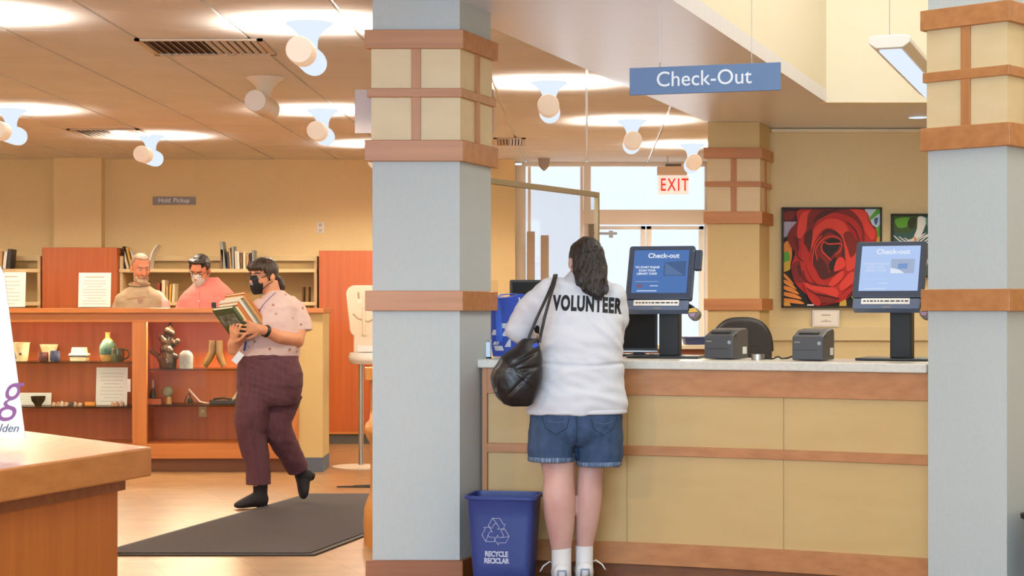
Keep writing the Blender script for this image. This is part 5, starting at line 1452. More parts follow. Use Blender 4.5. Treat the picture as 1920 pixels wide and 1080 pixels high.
def hand(b, wrist, direction, palm_n, side, curl=0.5, s=1.0, spread=0.012):
    """palm, four bent fingers of different lengths and a thumb off the side; side is the thumb side (+1 / -1)"""
    d = Vector(direction).normalized(); n = Vector(palm_n); n = (n - d * n.dot(d)).normalized(); a = d.cross(n).normalized()
    w = Vector(wrist)
    b.tube([w - d * 0.01 * s, w + d * 0.03 * s, w + d * 0.07 * s, w + d * 0.09 * s], [(0.024 * s, 0.017 * s), (0.034 * s, 0.016 * s), (0.042 * s, 0.015 * s), (0.040 * s, 0.012 * s)], n=16, up=n)
    for i, L in enumerate((0.070, 0.080, 0.075, 0.058)):
        off = (1.5 - i) * (0.0205 + spread * 0.3) * s * side
        p = w + d * 0.085 * s + a * off
        dd = (d + a * (1.5 - i) * spread * 6 * side * 0.6).normalized()
        pts = [p - dd * 0.012 * s, p]
        ang = 0.0
        for q in range(3):
            ang += curl * (0.5, 0.8, 0.6)[q]
            v = dd * math.cos(ang) + n * math.sin(ang)
            p = p + v * L * s * (0.46, 0.30, 0.24)[q]; pts.append(p)
        r = (0.0088, 0.0090, 0.0084, 0.0078, 0.0062)
        b.tube(pts, [q * s for q in r], n=10); b.sphere(pts[-1], 0.0066 * s, n=8)
    p = w + d * 0.022 * s + a * 0.030 * s * side
    t1 = (d * 0.65 + a * 0.75 * side + n * 0.25).normalized()
    pts = [p - t1 * 0.01 * s, p + t1 * 0.026 * s]
    pts.append(pts[-1] + (t1 + n * 0.4 * curl + d * 0.3).normalized() * 0.030 * s); pts.append(pts[-1] + (t1 + n * 0.9 * curl + d * 0.6).normalized() * 0.024 * s)
    b.tube(pts, [0.013 * s, 0.0115 * s, 0.0098 * s, 0.0075 * s], n=10); b.sphere(pts[-1], 0.0078 * s, n=8)

def cloth_folds(amp, sx, sy, sz, seed=0.0):
    def f(co):
        return amp * noise.noise(Vector((co.x * sx + seed, co.y * sy, co.z * sz))) + amp * 0.4 * noise.noise(Vector((co.x * sx * 2.3, co.y * sy * 2.3 + seed, co.z * sz * 2.3)))
    return f

# ================================================================== the volunteer, seen from behind
VD = 8.22
VX = PX(1075, VD)
kv = VD / F
def vx(px): return VX + (px - 1075) * kv
def vz(py): return CZ + (HY - py) * kv
vol = thing('person', 'woman seen from behind in white volunteer shirt and denim shorts at the counter', 'person', (VX, VD, 0))
def V(px, py, dy=0.0): return Vector((vx(px), VD + dy, vz(py)))
b = MB()
gz = 0.03
# legs: calves, knees, thighs
for sgn, ax, dy in ((0, (1053, 1048, 1048, 1046, 1040), 0.02), (1, (1097, 1105, 1107, 1110, 1122), 0.07)):
    w = [(17, 18, 27, 31, 29, 32, 36, 46), (14, 15, 22, 25, 24, 26, 34, 46)][sgn]
    zs = (1092, 1040, 985, 935, 895, 870, 830, 770)
    xs = (ax[0], ax[0], (ax[0] + ax[1]) / 2, ax[1], ax[2], ax[3], (ax[3] + ax[4]) / 2, ax[4])
    ys = (0.03, 0.02, 0.0, -0.012, 0.005, 0.01, 0.02, 0.03)
    b.tube([V(x, z, dy + y) for x, z, y in zip(xs, zs, ys)], [q * kv for q in w], n=24, up=(0, 1, 0), sm=5)
    # foot inside the shoe
    b.tube([V(ax[0], 1092, dy + 0.0), V(ax[0], 1100, dy + 0.10), V(ax[0], 1104, dy + 0.19)], [0.035, 0.035, 0.025], n=14, ball=True)
    b.sphere(V(ax[0], 1098, dy - 0.01), (0.03, 0.035, 0.03))
b.rings([(vx(1085), VD + 0.07, vz(y), rx, ry) for y, rx, ry in ((815, 0.08, 0.07), (790, 0.16, 0.10), (740, 0.17, 0.12), (690, 0.15, 0.11), (640, 0.145, 0.10), (600, 0.145, 0.085), (565, 0.13, 0.065), (545, 0.09, 0.05))])
hc = V(1100, 492, 0.13)
b.tube([V(1094, 560, 0.05), V(1096, 530, 0.08), V(1099, 505, 0.12)], [0.075, 0.06, 0.055], n=16)
Mh = head(b, hc, R(180 + 14), R(16), R(-6), 0.98)
# arms: left bends out to the tote, right reaches to the counter
LA = [V(1030, 548, 0.05), V(995, 580, 0.09), V(972, 618, 0.13), V(985, 632, 0.26), V(990, 628, 0.38)]
RA = [V(1150, 560, 0.06), V(1156, 600, 0.10), V(1150, 640, 0.14), V(1125, 640, 0.28), V(1110, 642, 0.38)]
for A in (LA, RA):
    b.tube(A, [0.045, 0.045, 0.040, 0.036, 0.027], n=14, ball=True)
hand(b, LA[-1], (0.2, 1, -0.1), (0, 0.0, -1), 1, 0.7)
hand(b, RA[-1], (-0.5, 1, -0.02), (0, 0, -1), -1, 0.4)
link_mesh('body', organic(b, 0.0062, 4), M_skinleg, vol, smooth=True)
face_parts(vol, Mh)

# shirt
s = MB()
rows = [(776, 986, 1178, 0.165), (770, 987, 1178, 0.168), (740, 990, 1176, 0.172), (700, 999, 1173, 0.165), (675, 1004, 1170, 0.158), (640, 1010, 1169, 0.152), (600, 1012, 1170, 0.142), (570, 1010, 1168, 0.128), (550, 1016, 1160, 0.112), (536, 1030, 1148, 0.095), (524, 1050, 1132, 0.078), (514, 1066, 1122, 0.066), (508, 1070, 1120, 0.060)]
s.rings([((vx(l) + vx(r)) / 2, VD + 0.05 + max(0, (640 - y)) * 0.00045, vz(y) - 0.02 * 0, (vx(r) - vx(l)) / 2, ry) for y, l, r, ry in rows], n=48, power=2.25)
s.tube([V(1050, 542, 0.06)] + LA[:1] + LA[1:], [0.062, 0.074, 0.072, 0.064, 0.055, 0.043], n=20, ball=True)
s.tube([V(1130, 548, 0.07)] + RA, [0.062, 0.072, 0.066, 0.060, 0.053, 0.043], n=20, ball=True)
def shirt_fold(co):
    z = co.z; d = 0.0
    base = noise.noise(Vector((co.x * 7, co.y * 5, z * 13 + 3)))
    d += 0.009 * base + 0.006 * noise.noise(Vector((co.x * 16 + z * 9, co.y * 9, z * 24)))
    # waist crease and the diagonal pulls below the arms
    d -= 0.010 * math.exp(-((z - vz(683) - 0.006 * math.sin(co.x * 14)) / 0.0075) ** 2) * (1 if co.y < VD + 0.12 else 0.2)
    for x0, z0, m, a in ((vx(1020), vz(655), -0.75, 0.009), (vx(1150), vz(640), 0.9, 0.008), (vx(1030), vz(712), -0.45, 0.007), (vx(1110), vz(740), 0.25, 0.006), (vx(1140), vz(600), 1.3, 0.006)):
        u = (z - z0) - m * (co.x - x0) * -1
        d += a * math.exp(-(u / 0.016) ** 2) * math.exp(-((co.x - x0) / 0.13) ** 2)
    return d
shirt_me = organic(s, 0.0065, 7, shirt_fold)
bv = bvh_of(shirt_me)
shirt = link_mesh('long_sleeve_shirt', shirt_me, mat('white_jersey', '#d3d7e1', 0.8, bump=0.15, bump_scale=220), vol, smooth=True)
# hem band and lettering
hb = MB(); ringp = []
for i in range(49):
    w = 2 * PI * i / 48
    c, d = math.cos(w), math.sin(w)
    ringp.append((vx(1082) + 0.2345 * math.copysign(abs(c) ** 0.89, c), VD + 0.05 + 0.166 * math.copysign(abs(d) ** 0.89, d), vz(771)))
MB().tube(ringp, [(0.0035, 0.011)] * 49, n=8, up=(0, 0, 1)).build('hem', mat('white_jersey', '#d9dbe0'), vol, smooth=True)
def wrap_text(body, px, py, size, bv_, y0, rot, bold, sx, off=0.002, spacing=1.0, arc=0.0):
    t_ = MB().text(body, size, Matrix.Identity(4), 0.0, bold=bold, sx=sx, spacing=spacing)
    bm = bmesh.new(); me = t_.mesh('t'); bm.from_mesh(me)
    bmesh.ops.triangulate(bm, faces=bm.faces[:])
    for _ in range(3):
        bmesh.ops.subdivide_edges(bm, edges=[e for e in bm.edges if e.calc_length() > 0.008], cuts=1, use_grid_fill=False)
        bmesh.ops.triangulate(bm, faces=bm.faces[:])
    out = MB(); vs = []
    for v in bm.verts:
        x, z = v.co.x, v.co.y
        z += arc * x * x
        X = vx(px) + x * math.cos(rot) + z * math.sin(rot); Z = vz(py) - x * math.sin(rot) + z * math.cos(rot)
        vs.append(on_surf(bv_, X, Z, y0, off))
    out.add(vs, [tuple(v.index for v in f.verts) for f in bm.faces])
    bm.free(); bpy.data.meshes.remove(me)
    return out
lt = wrap_text('VOLUNTEER', 1101, 571, 0.094, bv, VD - 0.6, R(3.0), 0.0048, 0.55, 0.0022, 1.13, -0.15)
lt.build('lettering', mat('black_print', '#1b1b20', 0.7), shirt)

# denim shorts
M_denim = mat('denim', '#3b5378', 0.85, color2='#2f4667', scale=(35, 35, 14), bump=0.3, bump_scale=260)
s = MB()
s.rings([(vx(1081), VD + 0.05, vz(y), rx, ry) for y, rx, ry in ((836, 0.15, 0.11), (826, 0.19, 0.14), (814, 0.208, 0.157), (800, 0.217, 0.165), (776, 0.217, 0.164), (755, 0.20, 0.148), (735, 0.18, 0.13))], n=48, power=2.3)
s.tube([V(1041, 790, 0.04), V(1037, 815, 0.04), V(1034, 845, 0.03), V(1034, 865, 0.03)], [(0.118, 0.142), (0.117, 0.138), (0.112, 0.128), (0.108, 0.122)], n=32, up=(0, 1, 0))
s.tube([V(1121, 790, 0.05), V(1124, 815, 0.05), V(1125, 850, 0.05), V(1124, 874, 0.05)], [(0.118, 0.142), (0.117, 0.138), (0.110, 0.128), (0.104, 0.120)], n=32, up=(0, 1, 0))
def short_fold(co):
    d = 0.004 * noise.noise(Vector((co.x * 9, co.y * 6, co.z * 10))) + 0.003 * noise.noise(Vector((co.x * 12 + co.z * 18, co.y * 8, co.z * 20)))
    cxm = vx(1079)
    d -= 0.008 * math.exp(-((co.x - cxm) / 0.012) ** 2) * (1 if co.y < VD + 0.02 else 0.3) * (1 if co.z < vz(785) else max(0, 1 - (co.z - vz(785)) / 0.05))
    return d
sh_me = organic(s, 0.0065, 12, short_fold)
bs = bvh_of(sh_me)
shorts = link_mesh('denim_shorts', sh_me, M_denim, vol, smooth=True)
for cx_, cy_, zz, rx, ry, tl in ((1034, 0.03, 866, 0.108, 0.122, 0.004), (1124, 0.05, 875, 0.104, 0.12, 0.004)):
    ring = [(vx(cx_) + rx * math.cos(2 * PI * i / 40), VD + cy_ + ry * math.sin(2 * PI * i / 40), vz(zz) + 0.014) for i in range(41)]
    MB().tube(ring, [(0.004, 0.012)] * 41, n=8, up=(0, 0, 1)).build('hem', mat('denim_hem', '#4f6788', 0.85, color2='#8c9cb4', scale=(160, 160, 4), lo=0.5, hi=0.62), shorts, smooth=True)
def seam(bv_, pts, y0, r=0.0018, off=0.0005, n=8):
    out = []
    for i in range(len(pts) - 1):
        for q in range(n):
            u = q / n
            out.append(on_surf(bv_, vx(pts[i][0] * (1 - u) + pts[i + 1][0] * u), vz(pts[i][1] * (1 - u) + pts[i + 1][1] * u), y0, off))
    out.append(on_surf(bv_, vx(pts[-1][0]), vz(pts[-1][1]), y0, off))
    return MB().tube(out, r, n=6)
M_stitch = mat('denim_stitch', '#5f7796', 0.8); M_dkseam = mat('denim_dark_seam', '#26374f', 0.9)
for pl in ([(1016, 780), (1022, 800), (1041, 812), (1061, 800), (1066, 780)], [(1106, 782), (1112, 802), (1131, 814), (1150, 800), (1154, 782)]):
    seam(bs, pl, VD - 0.6).build('back_pocket', M_dkseam, shorts, smooth=True)
for pl in ([(1026, 787), (1044, 790), (1060, 787)], [(1112, 789), (1132, 793), (1148, 788)]):
    seam(bs, pl, VD - 0.6, 0.0012).build('pocket_stitching', M_stitch, shorts, smooth=True)
seam(bs, [(1079, 778), (1080, 800), (1080, 826)], VD - 0.6, 0.002).build('centre_seam', M_dkseam, shorts, smooth=True)

# socks and trainers
M_sock = mat('white_sock', '#e0e0e2', 0.9, bump=0.3, bump_scale=200)
M_shoe = mat('white_trainer', '#d9dadf', 0.5, bump=0.15)
M_sole = mat('trainer_sole', '#c9c8c6', 0.6)
for sgn, px, dy, w in ((0, 1053, 0.02, 17.5), (1, 1097, 0.07, 15.5)):
    MB().tube([V(px, 1085, dy + 0.02), V(px, 1060, dy + 0.015), V(px, 1040, dy + 0.015), V(px, 1027, dy + 0.014)], [(w + 1.5) * kv, (w + 1) * kv, (w + 1.2) * kv, (w + 1.4) * kv], n=24).build('sock', M_sock, vol, smooth='auto')
    sx = vx(px)
    b = MB()
    b.tube([(sx, VD + dy - 0.045, 0.055), (sx, VD + dy - 0.02, 0.065), (sx, VD + dy + 0.05, 0.065), (sx, VD + dy + 0.12, 0.055), (sx, VD + dy + 0.19, 0.04), (sx, VD + dy + 0.215, 0.035)], [(0.032, 0.04), (0.043, 0.052), (0.045, 0.05), (0.048, 0.042), (0.044, 0.03), (0.03, 0.02)], n=20, up=(0, 0, 1), ball=False)
    b.sphere((sx, VD + dy - 0.02, 0.075), (0.043, 0.043, 0.042))
    sho = link_mesh('trainer', organic(b, 0.006, 4), M_shoe, vol, smooth=True)
    MB().rings([(sx, VD + dy + 0.085, 0.002, 0.043, 0.145), (sx, VD + dy + 0.085, 0.02, 0.047, 0.15), (sx, VD + dy + 0.085, 0.03, 0.046, 0.148)], n=32, power=2.6).build('sole', M_sole, sho, smooth='auto')
    MB().tube([(sx - 0.02, VD + dy - 0.062, 0.05), (sx - 0.018, VD + dy - 0.064, 0.085), (sx + 0.018, VD + dy - 0.064, 0.085), (sx + 0.02, VD + dy - 0.062, 0.05)], 0.004, n=6).build('heel_tab', mat('blue_grey_trim', '#8895ad', 0.5), sho, smooth=True)
    MB().sphere((sx + 0.012, VD + dy - 0.058, 0.045), (0.018, 0.006, 0.012), n=12).build('heel_patch', mat('gold_trim', '#a58f5a', 0.4), sho, smooth=True)
    k = -1 if sgn == 0 else 1
    MB().tube([(sx + 0.03 * k, VD + dy + 0.05, 0.10), (sx + 0.055 * k, VD + dy + 0.03, 0.115), (sx + 0.085 * k, VD + dy + 0.02, 0.095), (sx + 0.10 * k, VD + dy + 0.02, 0.07)], 0.0035, n=6).build('lace', M_sock, sho, smooth=True)

# hair: cap and long tail falling to the right
hr = MB()
cap = hair_cap(Mh, lambda p: p.z > -0.085 and not (p.y < -0.045 and p.z < 0.075) and not (p.y < 0.045 and p.z < 0.005), 1.07)
hr.add(cap.v, cap.f)
hr.tube([V(1100, 478, 0.055), V(1104, 505, 0.035), V(1106, 525, 0.005), V(1110, 540, -0.03), V(1122, 553, -0.055), V(1126, 561, -0.06)], [(0.068, 0.05), (0.074, 0.05), (0.066, 0.045), (0.046, 0.036), (0.024, 0.022), (0.010, 0.010)], n=24, up=(0, 1, 0))
hr.tube([V(1120, 470, 0.06), V(1128, 500, 0.04), V(1128, 530, 0.0), V(1127, 555, -0.055)], [(0.035, 0.04), (0.030, 0.035), (0.026, 0.03), (0.012, 0.015)], n=16, up=(0, 1, 0))
hr.tube([V(1092, 480, 0.06), V(1092, 505, 0.04), V(1086, 526, 0.015), V(1081, 538, 0.005)], [(0.045, 0.04), (0.04, 0.03), (0.02, 0.02), (0.006, 0.006)], n=16, up=(0, 1, 0))
random.seed(5)
for i in range(46):                                   # loose ends around the tail
    u = i / 45
    x0 = 1082 + 54 * u + random.uniform(-2, 2); y0 = 505 + 34 * math.sin(PI * u * 0.9) * u + random.uniform(-4, 8)
    ln_ = random.uniform(16, 30); dx = random.uniform(-3, 5)
    hr.tube([V(x0, y0, 0.0 - 0.035 * u), V(x0 + dx * 0.4, y0 + ln_ * 0.5, -0.022 - 0.04 * u), V(x0 + dx, y0 + ln_, -0.03 - 0.035 * u)], [0.008, 0.0065, 0.0035], n=8)
hair_me = organic(hr, 0.0045, 2, lambda co: 0.004 * noise.noise(Vector((co.x * 70 - co.z * 25, co.y * 40, co.z * 14))) + 0.002 * noise.noise(Vector((co.x * 150 + co.z * 30, co.y * 80, co.z * 20))))
link_mesh('hair', hair_me, M_hairlong, vol, smooth=True)

# her black shoulder bag
M_leather = mat('black_leather', '#16161a', 0.36, color2='#202026', scale=(14, 14, 14), bump=0.25, bump_scale=70)
bg_ = thing('shoulder_bag', 'slouchy black leather shoulder bag hanging at the woman\'s left side', 'bag', (vx(970), VD - 0.06, vz(762)))
s = MB()
YB = -0.13
for_spec = [(760, 958, 990, 0.035), (755, 944, 1000, 0.055), (742, 932, 1006, 0.075), (725, 925, 1012, 0.085), (705, 921, 1017, 0.088), (688, 924, 1019, 0.084), (670, 938, 1018, 0.07), (655, 956, 1015, 0.052), (642, 972, 1010, 0.036), (634, 982, 1008, 0.026)]
s.rings([((vx(l) + vx(r)) / 2, VD + YB, vz(y), (vx(r) - vx(l)) / 2, ry) for y, l, r, ry in for_spec], n=40, power=2.3)
def bag_fold(co):
    d = 0.007 * noise.noise(Vector((co.x * 14 + co.z * 8, co.y * 9, co.z * 9))) 
    for px, py, m, a, w in ((985, 668, 0.5, -0.010, 0.010), (990, 688, 0.15, -0.012, 0.010), (975, 700, -0.8, 0.007, 0.014), (968, 722, 1.0, -0.007, 0.009)):
        u = (co.z - vz(py)) - m * (co.x - vx(px))
        d += a * math.exp(-(u / w) ** 2) * math.exp(-((co.x - vx(px)) / 0.055) ** 2)
    return d
bag_me = organic(s, 0.0055, 5, bag_fold)
bb = bvh_of(bag_me)
link_mesh('bag_body', bag_me, M_leather, bg_, smooth=True)
M_strap = mat('black_strap', '#1c1a1c', 0.45)
MB().tube([V(990, 640, YB), V(992, 630, YB), V(1004, 600, YB + 0.00), V(1022, 562, YB + 0.03), V(1034, 535, YB + 0.06), V(1039, 521, 0.02), V(1040, 516, 0.09)], [(0.007, 0.009)] * 7, n=10).build('strap', M_strap, bg_, smooth='auto')
MB().tube([V(1011, 640, YB), V(1013, 628, YB + 0.0), V(1020, 595, YB - 0.02), V(1030, 558, YB - 0.0), V(1038, 535, YB + 0.05), V(1042, 521, 0.02), V(1044, 516, 0.09)], [(0.007, 0.009)] * 7, n=10).build('strap', M_strap, bg_, smooth='auto')
MB().cbox(V(991, 636, YB - 0.004), (0.014, 0.014, 0.028), Euler((0, R(20), 0)).to_matrix()).build('strap_loop', M_strap, bg_, bevel=0.003)
MB().cbox(V(1012, 636, YB - 0.004), (0.012, 0.014, 0.03), Euler((0, R(8), 0)).to_matrix()).build('strap_loop', M_strap, bg_, bevel=0.003)
MB().cbox(V(999, 649, YB - 0.034), (0.052, 0.010, 0.020), Euler((0, R(-32), 0)).to_matrix()).build('lining', mat('royal_blue_lining', '#2a4cb6', 0.6), bg_, bevel=0.003, label='royal blue lining showing at the opening')
MB().cbox(on_surf(bb, vx(932), vz(727), VD - 0.6, 0.0), (0.016, 0.006, 0.03), Euler((0, R(20), 0)).to_matrix()).build('leather_tab', mat('tab_brown', '#4a362c', 0.5), bg_, bevel=0.003)
sm = []
for px, py in ((934, 700), (932, 715), (934, 730), (940, 744), (948, 753)):
    sm.append(on_surf(bb, vx(px), vz(py), VD - 0.6, 0.001))
MB().tube(sm, 0.003, n=6).build('side_seam', M_strap, bg_, smooth=True)

# ================================================================== the walking woman with the books
WD = 11.55
kw = WD / F
WX = PX(510, WD)
def wx(px): return WX + (px - 510) * kw
def wz(py): return CZ + (HY - py) * kw
def W(px, py, dy=0.0): return Vector((wx(px), WD + dy, wz(py)))
wk = thing('person', 'woman in a black face mask walking with a stack of books past the display case', 'person', (WX, WD, 0))
yawW = R(-38)
b = MB()
# front leg straight, rear leg bent and lifted
FL = [W(488, 742, -0.03), W(475, 790, -0.05), W(476, 830, -0.045), W(486, 880, -0.03), W(489, 925, -0.02), W(489, 935, -0.02)]
RL = [W(528, 742, 0.05), W(519, 790, 0.04), W(522, 815, 0.04), W(540, 855, 0.12), W(554, 885, 0.20), W(556, 893, 0.21)]
b.tube(FL, [0.10, 0.085, 0.07, 0.055, 0.038, 0.030], n=18, ball=True)
b.tube(RL, [0.10, 0.085, 0.07, 0.055, 0.038, 0.030], n=18, ball=True)
b.tube([W(489, 934, -0.02), W(482, 940, -0.04), W(472, 944, -0.06)], [0.028, 0.026, 0.018], n=14, ball=True)
b.tube([W(555, 893, 0.207), W(554, 903, 0.197), W(554, 910, 0.19)], [0.026, 0.022, 0.016], n=14, ball=True)
b.rings([(wx(507), WD, wz(y), rx, ry) for y, rx, ry in ((755, 0.10, 0.09), (730, 0.17, 0.15), (700, 0.185, 0.16), (665, 0.155, 0.14), (630, 0.15, 0.14), (600, 0.15, 0.14), (575, 0.13, 0.11), (558, 0.08, 0.07))])
b.tube([W(515, 570, 0.02), W(510, 548, 0.0), W(506, 528, -0.01)], [0.075, 0.056, 0.052], n=16)
hcw = W(494, 517, -0.02)
Mw = head(b, hcw, yawW, R(6), R(2), 0.97)
SA = [W(549, 578, 0.02), W(561, 612, 0.0), W(558, 638, -0.05), W(530, 631, -0.19), W(502, 616, -0.285)]
b.tube(SA, [0.062, 0.060, 0.052, 0.043, 0.030], n=16, ball=True)
hand(b, SA[-1], (-0.95, -0.26, 0.10), (0.10, 0.9, 0.2), 1, 0.30, 1.02, spread=0.02)
OA = [W(488, 580, -0.05), W(462, 615, -0.12), W(446, 645, -0.16), W(446, 655, -0.20), W(449, 640, -0.245)]
b.tube(OA, [0.056, 0.05, 0.044, 0.036, 0.028], n=14, ball=True)
hand(b, OA[-1], (0.1, -0.5, 0.85), (0.5, 0.5, 0.2), -1, 0.5)
wbody = link_mesh('body', organic(b, 0.0054, 3), mat('skin_warm', '#d79a76', 0.5, color2='#cf906c', scale=(12, 12, 12), sub=0.15), wk, smooth=True)
face_parts(wk, Mw, lips=False, brow=M_hairbrn)
# mask
def mask(M, m, parent, nm='face_mask', straps=True):
    k = MB(); rows = []
    pr = [(0.012, 0.030, -0.096, 0.6), (-0.012, 0.052, -0.104, 1.0), (-0.045, 0.062, -0.104, 1.0), (-0.078, 0.056, -0.098, 1.0), (-0.112, 0.036, -0.088, 0.8), (-0.122, 0.020, -0.074, 0.6)]
    n = 13; vs = []; fs = []
    for z, hw, y0, q in pr:
        for j in range(n):
            u = -1 + 2 * j / (n - 1)
            bulge = (1 - abs(u) ** 1.8)
            vs.append((hw * u, y0 + 0.042 * abs(u) ** 1.7 - 0.016 * bulge, z))
    for i in range(len(pr) - 1):
        for j in range(n - 1):
            a = i * n + j; fs.append((a, a + 1, a + n + 1, a + n))
    k.add(vs, fs).xf(M)
    me = k.mesh(nm)
    o = link_mesh(nm, me, m, parent, smooth=True)
    sd_ = o.modifiers.new('thickness', 'SOLIDIFY'); sd_.thickness = 0.003
    ss = o.modifiers.new('round', 'SUBSURF'); ss.levels = 1; ss.render_levels = 2
    if straps:
        for sg in (-1, 1):
            MB().tube([(0.050 * sg, -0.066, -0.008), (0.074 * sg, -0.03, 0.008), (0.082 * sg, 0.005, 0.012)], 0.0025, n=6).xf(M).build('ear_loop', m, o, smooth=True)
            MB().tube([(0.052 * sg, -0.06, -0.085), (0.072 * sg, -0.025, -0.055), (0.080 * sg, 0.008, -0.035)], 0.0025, n=6).xf(M).build('ear_loop', m, o, smooth=True)
    return o
mk = mask(Mw, mat('black_mask_cloth', '#101118', 0.7), wk)
for u, zz in ((-0.010, -0.045), (0.004, -0.043), (0.016, -0.047)):
    MB().cbox((u + 0.005, -0.1225, zz), (0.008, 0.003, 0.016), Euler((0, R(15), 0)).to_matrix()).xf(Mw).build('mask_print', mat('grey_print', '#8b8f99', 0.7), mk)
def glasses(M, m, parent, r=0.021):
    g_ = MB()
    for k in (-1, 1):
        g_.tube([(0.031 * k + r * 1.1 * math.cos(w), -0.103, 0.003 + r * 0.82 * math.sin(w)) for w in [2 * PI * i / 20 for i in range(21)]], 0.0016, n=6)
        g_.tube([(0.054 * k, -0.100, 0.008), (0.076 * k, -0.05, 0.012), (0.083 * k, 0.0, 0.006)], 0.0016, n=6)
    g_.tube([(-0.009, -0.104, 0.008), (0, -0.107, 0.011), (0.009, -0.104, 0.008)], 0.0016, n=6)
    g_.xf(M).build('eyeglasses', m, parent, smooth=True)
glasses(Mw, mat('thin_metal_rims', '#8c7a70', 0.35, metal=0.5), wk, 0.023)
# hair with fringe and low ponytail
hr = MB()
cap = hair_cap(Mw, lambda p: p.z > -0.075 and not (p.y < -0.055 and p.z < 0.058) and not (p.y < -0.012 and p.z < 0.012), 1.10)
hr.add(cap.v, cap.f)
fr_l = MB()
for i in range(9):
    u = -1 + 2 * i / 8
    fr_l.tube([(0.05 * u, -0.070, 0.092), (0.062 * u, -0.092 + 0.012 * abs(u), 0.062), (0.066 * u, -0.094 + 0.026 * abs(u), 0.034 + 0.006 * math.sin(i * 2))], [0.013, 0.010, 0.004], n=10, ball=True)
for sg in (-1, 1):
    fr_l.tube([(0.066 * sg, -0.045, 0.06), (0.078 * sg, -0.035, 0.02), (0.080 * sg, -0.03, -0.02)], [0.016, 0.010, 0.004], n=10)
fr_l.tube([(0, 0.10, -0.02), (0, 0.135, -0.045), (0.004, 0.150, -0.085), (0.006, 0.140, -0.12), (0.004, 0.125, -0.135)], [0.03, 0.038, 0.040, 0.028, 0.012], n=16, ball=True)
fr_l.xf(Mw); hr.add(fr_l.v, fr_l.f)
hair_me = organic(hr, 0.006, 3, lambda co: 0.003 * noise.noise(Vector((co.x * 80, co.y * 80, co.z * 12))))
link_mesh('hair', hair_me, M_hairbrn, wk, smooth=True)
# floral t-shirt
s = MB()
rw = [(668, 446, 558, 0.150), (655, 447, 563, 0.158), (635, 450, 566, 0.162), (610, 457, 564, 0.165), (592, 464, 562, 0.16), (575, 474, 560, 0.14), (562, 484, 554, 0.115), (552, 494, 540, 0.085), (544, 499, 532, 0.066)]
s.rings([((wx(l) + wx(r)) / 2, WD + (0.0 if y > 560 else 0.01), wz(y), (wx(r) - wx(l)) / 2, ry) for y, l, r, ry in rw], n=44, power=2.2)
s.tube([W(536, 568, 0.02), W(551, 582, 0.02), W(562, 608, 0.02), W(564, 622, 0.015)], [0.066, 0.078, 0.080, 0.080], n=20)
s.tube([W(496, 572, -0.03), W(478, 596, -0.09), W(468, 610, -0.115)], [0.066, 0.070, 0.070], n=20)
tee_me = organic(s, 0.0065, 5, cloth_folds(0.009, 10, 8, 14, 5))
bt = bvh_of(tee_me)
tee = link_mesh('floral_shirt', tee_me, mat('pale_pink_floral', '#a8795f', 0.85, color2='#d8bfba', scale=(16, 16, 16), kind='voronoi', lo=0.12, hi=0.2), wk, smooth=True)
# trousers
M_maroon = mat('maroon_corduroy', '#5c353e', 0.85, color2='#512e38', scale=(60, 60, 8), bump=0.2, bump_scale=150)
s = MB()
s.rings([((wx(l) + wx(r)) / 2, WD, wz(y), (wx(r) - wx(l)) / 2, ry) for y, l, r, ry in ((760, 452, 556, 0.14), (745, 446, 562, 0.165), (720, 443, 568, 0.178), (700, 444, 568, 0.178), (685, 446, 564, 0.168), (672, 448, 559, 0.158), (664, 450, 556, 0.15))], n=44, power=2.2)
s.tube([W(486, 735, -0.03), W(476, 775, -0.05), W(474, 815, -0.045), W(483, 862, -0.035), W(486, 906, -0.03)], [0.140, 0.122, 0.098, 0.085, 0.080], n=24, sm=4)
s.sphere(W(475, 795, -0.05), 0.108)
s.tube([W(526, 735, 0.05), W(517, 775, 0.04), W(520, 808, 0.04), W(537, 848, 0.11), W(551, 882, 0.19)], [0.140, 0.126, 0.098, 0.083, 0.074], n=24, sm=4)
s.sphere(W(519, 805, 0.04), 0.098)
def pant_fold(co):
    return 0.006 * noise.noise(Vector((co.x * 9, co.y * 9, co.z * 12))) + 0.0035 * noise.noise(Vector((co.x * 16 + co.z * 26, co.y * 10, co.z * 22)))
pants = link_mesh('trousers', organic(s, 0.0065, 5, pant_fold), M_maroon, wk, smooth=True)
for pts, r0 in (([W(486, 903, -0.03), W(486, 906.5, -0.03)], 0.081), ([W(550, 879, 0.185), W(551.5, 883, 0.193)], 0.075)):
    MB().tube(pts, r0, n=24).build('trouser_hem', M_maroon, pants, smooth='auto')
MB().tube([W(449, 672, 0), ] + [Vector((wx(504) + 0.193 * math.cos(w), WD + 0.157 * math.sin(w), wz(670))) for w in [PI + PI * i / 16 for i in range(17)]], [(0.004, 0.013)] * 18, n=8, up=(0, 0, 1)).build('waistband', M_maroon, pants, smooth=True)
